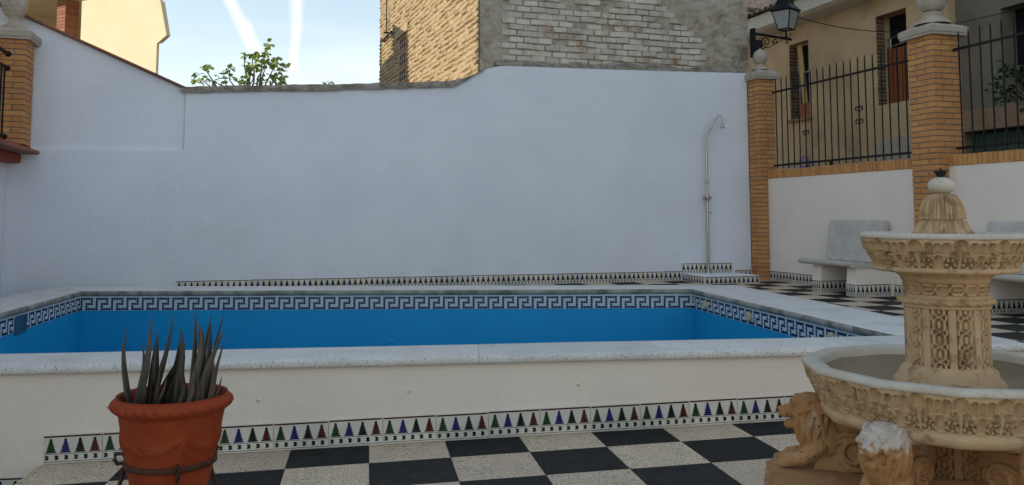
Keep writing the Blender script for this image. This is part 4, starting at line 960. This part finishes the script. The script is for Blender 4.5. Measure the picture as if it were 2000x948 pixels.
leaves = [  # base x, base y, tip x, tip y, tip height above soil, width, bend
 (-0.175, -.01, -0.185, -.02, .30, .016, .10), (-0.155, .05, -0.155, .06, .22, .011, .0), (-0.135, -.05, -0.075, -.06, .345, .026, -.08), (-0.12, .05, -0.085, .07, .26, .015, .05), (-0.105, .0, -0.02, .02, .345, .017, -.10), (-0.09, -.02, -0.045, -.04, .29, .018, .05), (-0.085, .04, 0.005, .06, .235, .016, -.10), (-0.07, -.04, -0.03, -.05, .17, .014, .0), (-0.055, .02, -0.005, .0, .15, .013, .08), (-0.045, -.05, 0.0, -.07, .11, .010, .1), (-0.09, -.08, -0.075, -.10, .14, .011, .05), (-0.03, .04, 0.012, .06, .19, .011, -.05),
 (0.045, -.03, 0.03, -.04, .30, .015, .06), (0.06, .03, 0.06, .05, .365, .018, .05), (0.075, -.05, 0.062, -.07, .24, .012, .0), (0.085, .02, 0.085, .03, .31, .013, .04), (0.095, -.03, 0.115, -.03, .31, .022, .05), (0.105, .04, 0.13, .06, .34, .015, -.06), (0.12, -.01, 0.145, .0, .33, .018, .04), (0.13, .04, 0.185, .06, .345, .015, -.08), (0.135, -.03, 0.205, -.02, .29, .018, -.12), (0.15, .02, 0.19, .05, .24, .013, -.05), (0.155, -.04, 0.195, -.06, .17, .013, .0), (0.10, -.09, 0.11, -.11, .12, .010, .05), (0.07, -.10, 0.075, -.12, .13, .010, .0), (0.085, .07, 0.09, .1, .27, .013, .0), (0.165, .02, 0.185, .03, .10, .010, .0), (0.12, -.07, 0.13, -.09, .16, .011, .0)]
for bx, by, tx, ty, h, w_, bd in leaves: aloe_leaf(loc_(bx, by, ZL-0.02), loc_(tx, ty, ZL+h*1.06), w_*1.35, bd, 'leaf', pot)
# second aloe standing on the lower floor, mostly out of frame
p2 = empty('potted_aloe', (-2.16, 3.22, LZ), 0, label='small aloe on the lower floor with only its leaf tips showing', cat='potted plant')
body2 = [(0, 0), (0.10, 0), (0.11, 0.02), (0.145, 0.24), (0.16, 0.25), (0.16, 0.285), (0.148, 0.285), (0.14, 0.25), (0, 0.25)]
m_ = MB(); m_.lathe(body2, 48); obj('pot', m_, 'terracotta', p2)
for k in range(9):
    t = k*0.7+0.3; r_ = 0.05+0.04*(k % 3); h = 0.5 if k != 0 else 0.62
    aloe_leaf((0.05*math.cos(t), 0.05*math.sin(t), 0.24), (0.16*math.cos(t)+(0.03 if k == 0 else -0.05), 0.16*math.sin(t), h-0.04*(k % 3)), 0.015, 0.05, 'leaf', p2)

# ================================================================== fountain
FX, FY = 1.626, 3.30; FZ = floor_z(FX)
fo = empty('stone_fountain', (FX, FY, FZ), label='carved two-tier cast stone fountain carried by crouching lions', cat='fountain')
def zf(z): return z-FZ
def sstep(d, e): t = np.clip((e-d)/(2*e), 0, 1); return t*t*(3-2*t)
def arch(x, y, hw, y0, y1):
    return np.where(y > y1-hw, np.hypot(x, y-(y1-hw))-hw, np.maximum(np.abs(x)-hw, y0-y))
def relief(s, t, Wd, Hh):
    """height in metres of one carved muqarnas unit; s,t in 0..1"""
    x = (s-0.5)*Wd; y = t*Hh; h = np.zeros_like(x); e = 0.0016
    def cut(cx, hw, y0, y1, dep, rim=0.0022):
        nonlocal h
        for sh_ in (-1, 0, 1):
            d = arch(x-(cx+sh_)*Wd, y, hw*Wd, y0*Hh, y1*Hh)
            g_ = sstep(d, e); dd = dep*(0.55+0.45*np.clip((y/Hh-y0)/(y1-y0), 0, 1))
            h = np.where(g_ > 0.01, np.minimum(h, -dd*g_), h)+rim*np.exp(-((d-0.0025)/0.0022)**2)
    def lat(cx, hw, y0, y1, dep):
        nonlocal h
        d = arch(x-cx*Wd, y, hw*Wd, y0*Hh, y1*Hh); g_ = sstep(d, e)
        k = 2*math.pi/0.0145
        rx = x-cx*Wd; ry = y-y0*Hh
        rr_ = np.hypot(rx, ry-0.45*(y1-y0)*Hh); an = np.arctan2(ry-0.45*(y1-y0)*Hh, rx)
        pat = np.cos(k*rr_+0.8*np.sin(3*an))*0.5+np.cos(5*an+rr_*90)*0.6
        h = np.where(g_ > 0.01, -dep*g_*np.where(pat > 0.0, 0.22, 1.0), h)
    cut(0.0, 0.165, 0.53, 0.98, 0.032); cut(0.30, 0.088, 0.50, 0.90, 0.028); cut(-0.30, 0.088, 0.50, 0.90, 0.028); cut(0.5, 0.075, 0.53, 0.88, 0.020)
    cut(0.15, 0.100, 0.28, 0.58, 0.034); cut(-0.15, 0.100, 0.28, 0.58, 0.034); cut(0.5, 0.098, 0.08, 0.47, 0.026)
    lat(0.205, 0.170, 0.03, 0.40, 0.026); lat(-0.205, 0.170, 0.03, 0.40, 0.026)
    h += 0.0016*np.exp(-((np.abs(x)-0.0)/0.003)**2)*(y/Hh < 0.55)
    # stepped overhang: upper row stands proud of the lower one
    h += 0.006*sstep(0.50*Hh-y+0.012*np.cos(2*np.pi*s*2), 0.003)
    return h
def carved_band(name, R0, R1, z0, z1, units, facets, rot, m, per=44, nv=46, parent=fo):
    nu = units*per; th_ = 2*np.pi*np.arange(nu)/nu; t = np.linspace(0, 1, nv)
    S = ((np.arange(nu) % per)+0.5)/per
    Sg, Tg = np.meshgrid(S, t); h = relief(Sg, Tg, 2*math.pi*(R0+R1)/2/units, z1-z0)
    seg = 2*np.pi/max(facets, 1); fac = np.cos(seg/2)/np.cos(((th_-rot) % seg)-seg/2) if facets else np.ones(nu)
    fac = fac/np.cos(seg/2)*0.983 if facets else fac
    r_ = (R0+(R1-R0)*t**0.8)[:, None]*fac[None, :]+h
    P = np.stack([r_*np.cos(th_), r_*np.sin(th_), np.broadcast_to((z0+(z1-z0)*t)[:, None], r_.shape)], -1)
    mb = MB(); mb.grid(P, wrap=True); return obj(name, mb, m, parent)
def facet_lathe(name, prof, facets, rot, m, n=144, parent=fo, smooth_=True):
    seg = 2*math.pi/facets
    def f_(r, z, t): return r*(math.cos(seg/2)/math.cos(((t-rot) % seg)-seg/2))/math.cos(seg/2)*0.983
    mb = MB(); mb.lathe(prof, n, fn=f_, smooth=smooth_); return obj(name, mb, m, parent)
def lattice_col(name, Rr, z0, z1, panels, m, period=0.105, parent=fo, per=34, nvm=0.0028, horiz=False, dep=0.030):
    nu = panels*per; nv = int((z1-z0)/nvm); th_ = 2*np.pi*np.arange(nu)/nu; z = np.linspace(z0, z1, nv)
    S = ((np.arange(nu) % per)+0.5)/per*2-1; Sg, Zg = np.meshgrid(S, z)
    def tri(v): return np.abs((v % 1)*2-1)*2-1
    if not horiz:
        x = Sg/0.62; inside = np.abs(x) < 1; q = np.clip(1.7*tri((Zg-z0)/period), -0.62, 0.62); w_ = 0.19
        d = np.minimum(np.abs(x-q), np.abs(x+q)); d = np.minimum(d, np.where(np.abs((Zg-z0) % (period/2)-period/4) < 0.010, np.abs(np.abs(x)-0.98), 9))
        d = np.minimum(d, np.where(np.abs(np.clip(1.7*tri((Zg-z0)/period), -1, 1)) > 0.9, np.abs(x)*1.2, 9))
        h = np.where(inside & (d > w_), -dep, 0.0); h = np.where(np.abs(np.abs(x)-1.06) < 0.05, -dep*0.4, h)
    else:
        Hh = z1-z0; y = (Zg-z0)/Hh*2-1; q = np.clip(1.7*tri(Sg*0.5+0.5), -0.6, 0.6)
        d = np.minimum(np.abs(y-q), np.abs(y+q)); d = np.minimum(d, np.abs(np.abs(y)-0.95)); d = np.minimum(d, np.where(np.abs(Sg) < 0.3, np.abs(y)*1.3, 9))
        h = np.where(d > 0.16, -dep, 0.0)
    r_ = Rr+h; P = np.stack([r_*np.cos(th_), r_*np.sin(th_), Zg], -1); mb = MB(); mb.grid(P, wrap=True); return obj(name, mb, m, parent)
FR_ = R(8)
# plinth under the lions
pm = MB(); n = 12
def octo(r_, k=12): return [(r_*math.cos(2*math.pi*(i+0.5)/k+R(162)), r_*math.sin(2*math.pi*(i+0.5)/k+R(162))) for i in range(k)]
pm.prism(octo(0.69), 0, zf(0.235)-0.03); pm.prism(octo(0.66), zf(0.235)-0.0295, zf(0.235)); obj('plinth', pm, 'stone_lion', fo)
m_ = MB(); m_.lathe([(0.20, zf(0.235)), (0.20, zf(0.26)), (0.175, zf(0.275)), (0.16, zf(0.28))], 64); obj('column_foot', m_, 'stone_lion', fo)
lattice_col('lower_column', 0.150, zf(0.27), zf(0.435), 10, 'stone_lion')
# lower bowl
facet_lathe('lower_bowl', [(0.12, zf(0.425)), (0.22, zf(0.428)), (0.38, zf(0.440)), (0.440, zf(0.452)), (0.455, zf(0.462)), (0.462, zf(0.480)), (0.462, zf(0.492)), (0.452, zf(0.499))], 12, FR_, 'stone')
carved_band('bowl_carving', 0.454, 0.502, zf(0.498), zf(0.629), 24, 12, FR_, 'stone')
facet_lathe('bowl_rim', [(0.497, zf(0.628)), (0.512, zf(0.630)), (0.515, zf(0.638)), (0.512, zf(0.650)), (0.500, zf(0.655)), (0.455, zf(0.652)), (0.447, zf(0.645)), (0.44, zf(0.62))], 12, FR_, 'stone_pale')
facet_lathe('bowl_inside', [(0.44, zf(0.622)), (0.425, zf(0.585)), (0.37, zf(0.552)), (0.25, zf(0.54)), (0.0, zf(0.538))], 12, FR_, 'basin')
# upper column
m_ = MB(); m_.lathe([(0.195, zf(0.538)), (0.195, zf(0.590)), (0.185, zf(0.605)), (0.17, zf(0.618)), (0.165, zf(0.64)), (0.150, zf(0.65)), (0.144, zf(0.66))], 72); obj('column_base', m_, 'stone', fo)
lattice_col('upper_column', 0.1455, zf(0.655), zf(0.872), 10, 'stone')
def rope(r, z, t): return r+0.0035*math.sin(t*26+z*260)
m_ = MB(); m_.lathe([(0.145, zf(0.868)), (0.152, zf(0.870)), (0.152, zf(0.877))]+[(0.150+0.016*math.sin(k/12*math.pi), zf(0.878+0.030*k/12)) for k in range(13)]+[(0.150, zf(0.910)), (0.146, zf(0.914))], 200, fn=lambda r, z, t: r if not (zf(0.880) < z < zf(0.906)) else rope(r, z, t)); obj('rope_collar', m_, 'stone', fo)
lattice_col('lattice_band', 0.1475, zf(0.912), zf(0.966), 9, 'stone', horiz=True, per=60, nvm=0.0014, dep=0.022)
m_ = MB(); m_.lathe([(0.146, zf(0.964)), (0.152, zf(0.966)), (0.153, zf(0.972))]+[(0.153+0.022*(k/8)**1.6, zf(0.973+0.020*k/8)) for k in range(9)]+[(0.178, zf(0.997)), (0.178, zf(1.004))], 200, fn=lambda r, z, t: r+(0.002*math.sin(t*30+z*200) if zf(0.974) < z < zf(0.99) else 0)); obj('column_capital', m_, 'stone', fo)
# upper bowl
m_ = MB(); m_.lathe([(0.14, zf(0.998)), (0.235, zf(1.0)), (0.252, zf(1.004)), (0.256, zf(1.014)), (0.246, zf(1.020))], 120); obj('upper_bowl', m_, 'stone', fo)
carved_band('upper_bowl_carving', 0.245, 0.284, zf(1.018), zf(1.122), 12, 0, 0, 'stone', per=56, nv=52)
m_ = MB(); m_.lathe([(0.280, zf(1.122)), (0.291, zf(1.123)), (0.294, zf(1.130)), (0.291, zf(1.140)), (0.283, zf(1.144)), (0.255, zf(1.142)), (0.248, zf(1.13)), (0.22, zf(1.10)), (0.0, zf(1.09))], 120); obj('upper_bowl_rim', m_, 'stone_pale', fo)
# lotus finial
def lotus(r, z, t):
    u = (z-zf(1.12))/0.17
    if u < 0 or u > 1: return r
    row = 0 if u < 0.42 else 1; uu = (u/0.42) if row == 0 else (u-0.42)/0.58; k = 11
    ph = (t*k/(2*math.pi)+0.5*row) % 1-0.5; edge = 0.46*math.sqrt(max(0, 1-uu**2.2))
    d = abs(ph)-edge
    pet = 0.010*(1-(abs(ph)/0.5)**2) if d < 0 else -0.010
    vein = (-0.015*math.exp(-((abs(ph)-edge*0.70)/0.05)**2)-0.010*math.exp(-(ph/0.035)**2)) if d < 0 else 0
    return r+pet+vein
pr = [(0.099, 1.12), (0.099, 1.14)]+[(0.102-0.060*((k/40)**0.95)-0.007*math.sin(k/40*math.pi*2), 1.14+0.145*k/40) for k in range(1, 41)]+[(0.040, 1.290)]
m_ = MB(); m_.lathe([(r_, zf(z)) for r_, z in pr], 220, fn=lotus); obj('lotus_finial', m_, 'stone', fo)
m_ = MB(); m_.lathe([(0.030, zf(1.286))]+[(0.047*math.cos(R(t)), zf(1.320)+0.033*math.sin(R(t))) for t in range(-75, 90, 10)]+[(0.0, zf(1.354))], 40); obj('ball', m_, 'stone_pale', fo)
m_ = MB(); m_.lathe([(0.008, zf(1.348)), (0.012, zf(1.353)), (0.024, zf(1.372)), (0.025, zf(1.376)), (0.010, zf(1.374)), (0.004, zf(1.374)), (0.004, zf(1.386)), (0.0, zf(1.386))], 24); obj('water_nozzle', m_, 'cable', fo)
# lion: voxel-fused sculpture, x outward
def lion_mesh():
    mb = MB()
    def cap_(p, q, r0, r1, n=9, k=10): mb.tube([Vector(p).lerp(Vector(q), i/(k-1)) for i in range(k)], [r0+(r1-r0)*i/(k-1) for i in range(k)], n); mb.ball(p, r0, n=10, k=7); mb.ball(q, r1, n=10, k=7)
    MC, MR = Vector((0.262, 0, 0.168)), Vector((0.072, 0.076, 0.108))
    def on(lon, lat, f=1.0):
        lo_, la = R(lon), R(lat); return Vector((MC.x+MR.x*f*math.cos(la)*math.cos(lo_), MR.y*f*math.cos(la)*math.sin(lo_), MC.z+MR.z*f*math.sin(la)))
    mb.ball(MC, MR, n=24, k=16); mb.ball((0.225, 0, 0.12), (0.075, 0.066, 0.085), n=20, k=12)
    for s in (-1, 1):      # forelegs and paws
        cap_((0.245, s*0.046, 0.095), (0.305, s*0.048, 0.045), 0.036, 0.029); cap_((0.305, s*0.048, 0.042), (0.362, s*0.046, 0.030), 0.029, 0.026)
        for t in (-0.017, 0, 0.017): mb.ball((0.383, s*0.046+t, 0.018), (0.018, 0.0095, 0.017))
        mb.ball((0.365, s*0.046, 0.024), (0.026, 0.029, 0.024))
    mb.ball((0.300, 0, 0.222), (0.056, 0.052, 0.046), n=20, k=12)                                                # skull
    cap_((0.325, 0, 0.214), (0.372, 0, 0.204), 0.035, 0.025); mb.ball((0.389, 0, 0.213), (0.012, 0.018, 0.011))     # muzzle, nose
    for s in (-1, 1):
        mb.ball((0.374, s*0.013, 0.196), (0.020, 0.015, 0.014))                                                      # upper lips
        mb.ball((0.334, s*0.031, 0.247), (0.017, 0.016, 0.010)); mb.ball((0.341, s*0.036, 0.236), (0.010, 0.007, 0.008))  # brow, eye
        mb.ball((0.318, s*0.042, 0.205), (0.026, 0.016, 0.024))                                                      # cheek
    cap_((0.325, 0, 0.162), (0.362, 0, 0.155), 0.026, 0.017)                                                          # jaw
    for s in (-1, 1):
        c = on(88, 42, 1.03)
        for k in range(14):                                                                                            # ear ring
            a = 2*math.pi*k/14; mb.ball((c.x+0.023*math.cos(a), s*(c.y+0.002), c.z+0.023*math.sin(a)), 0.0085, n=8, k=6)
        for k in range(9):                                                                                             # mane locks lying on the mane
            lon = 34+16*k; ph = k*1.9
            pts = [on(lon+7*math.sin(lat*0.075+ph), lat, 1.02) for lat in np.linspace(70 if k > 3 else 30, -66, 22)]
            mb.tube([(p.x, s*p.y, p.z) for p in pts], [0.0095*(0.75+0.45*math.sin(math.pi*min(1, i/16+0.12))) for i in range(22)], 8)
        for k in range(6):                                                                                             # locks swept back over the crown
            pts = [(0.322-0.022*f*6-0.03*f, s*(0.006+0.012*k), 0.262-0.004*k-0.001*k*k+0.020*math.sin(f*2.6)-0.03*f*f+0.004*math.sin(f*9+k)) for f in np.linspace(0, 1, 14)]
            mb.tube(pts, 0.0095, 8)
    for k in range(-2, 3):                                                                                             # beard
        pts = [on(k*14+4*math.sin(lat*0.09+k), lat, 1.03) for lat in np.linspace(-8, -64, 14)]; mb.tube(pts, 0.0085, 8)
    for k in range(16):                                                                                               # curls on the brow
        a = k*2.4; mb.ball((0.312+0.018*math.cos(a), 0.034*math.sin(a*1.3), 0.262+0.006*math.sin(a*2)), 0.0105, n=8, k=6)
    # body sweeping back into a volute that carries the bowl
    rad, cx, cz, hw = 0.066, 0.118, 0.070, 0.052
    mb.tube([(cx, -hw+0.008, cz), (cx, hw-0.008, cz)], rad, 40)
    mb.prism([(0.02, 0.0), (0.27, 0.0), (0.25, 0.07), (0.15, 0.10), (0.02, 0.06)], -hw+0.018, hw-0.018, axis=1)
    top_ = [(0.262, 0.082), (0.235, 0.108), (0.195, 0.134), (0.150, 0.148), (0.110, 0.150), (0.072, 0.138), (0.045, 0.112), (0.036, 0.075)]
    mb.prism(top_+[(0.04, 0.06), (0.10, 0.12), (0.16, 0.115), (0.24, 0.065)], -hw+0.004, hw-0.004, axis=1)
    for y_ in (-hw+0.004, hw-0.004):
        mb.tube([(x_, y_, z_-0.004) for x_, z_ in top_], 0.0085, 8); mb.tube([(x_*0.88+0.018, y_, z_*0.80) for x_, z_ in top_], 0.006, 8)
        for (x_, z_), (x2, z2) in zip(top_[:-1], top_[1:]):
            for f in (0.0, 0.5):
                X_, Z_ = x_+(x2-x_)*f, z_+(z2-z_)*f; mb.ball((X_*0.94+0.009, y_, Z_*0.90-0.002), (0.0045, 0.006, 0.007), n=8, k=6)
    mb.prism([(0.22, 0.13), (0.22, 0.19), (-0.02, 0.205), (-0.02, 0.10), (0.10, 0.145)], -0.036, 0.036, axis=1)
    for y_ in (-1, 1):
        sp = [(cx+(0.062-0.0078*t)*math.cos(-t+2.6), y_*(hw+0.001), cz+(0.062-0.0078*t)*math.sin(-t+2.6)) for t in np.linspace(0, 7.4, 60)]
        mb.tube(sp, 0.0080, 8)
        for k in range(12):
            a = math.radians(190-k*26); mb.ball((cx+0.041*math.cos(a), y_*(hw-0.002), cz+0.041*math.sin(a)), (0.0055, 0.005, 0.0055), n=8, k=6)
    o = obj('lion_tmp', mb, 'stone_lion'); md = o.modifiers.new('r', 'REMESH'); md.mode = 'VOXEL'; md.voxel_size = 0.0030; md.use_smooth_shade = True
    sm = o.modifiers.new('s', 'SMOOTH'); sm.factor = 0.5; sm.iterations = 2
    dg = bpy.context.evaluated_depsgraph_get(); me = bpy.data.meshes.new_from_object(o.evaluated_get(dg)); me.name = 'lion'
    bpy.data.objects.remove(o); return me
LM = lion_mesh()
bl = MT['stone_lion'].copy(); bl.name = 'bleached_lion_stone'; t = bl.node_tree; bs_ = t.nodes['Principled BSDF']
src = bs_.inputs['Base Color'].links[0].from_socket; tc = N(t, 'ShaderNodeTexCoord'); sp_ = N(t, 'ShaderNodeSeparateXYZ'); t.links.new(tc.outputs['Object'], sp_.inputs[0])
nn_ = N(t, 'ShaderNodeTexNoise'); nn_.inputs['Scale'].default_value = 55; nn_.inputs['Detail'].default_value = 6; t.links.new(tc.outputs['Object'], nn_.inputs['Vector'])
f_ = smooth(t, fmath(t, 'ADD', sp_.outputs['Z'], fmath(t, 'MULTIPLY', fmath(t, 'SUBTRACT', nn_.outputs['Fac'], 0.5), 0.12)), 0.195, 0.225)
mm = N(t, 'ShaderNodeMix', data_type='RGBA'); t.links.new(fmath(t, 'MULTIPLY', f_, 0.75), mm.inputs['Factor']); t.links.new(src, mm.inputs['A']); mm.inputs['B'].default_value = (0.60, 0.56, 0.50, 1); t.links.new(mm.outputs['Result'], bs_.inputs['Base Color'])
for k in range(6):
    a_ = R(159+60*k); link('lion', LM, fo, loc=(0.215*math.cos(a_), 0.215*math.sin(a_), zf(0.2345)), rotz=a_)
    if k == 1:
        lo2 = [o for o in bpy.data.objects if o.parent == fo and o.name.startswith('lion')][-1]; lo2.material_slots[0].link = 'OBJECT'; lo2.material_slots[0].material = bl; lo2['label'] = 'lion with a bleached white head'
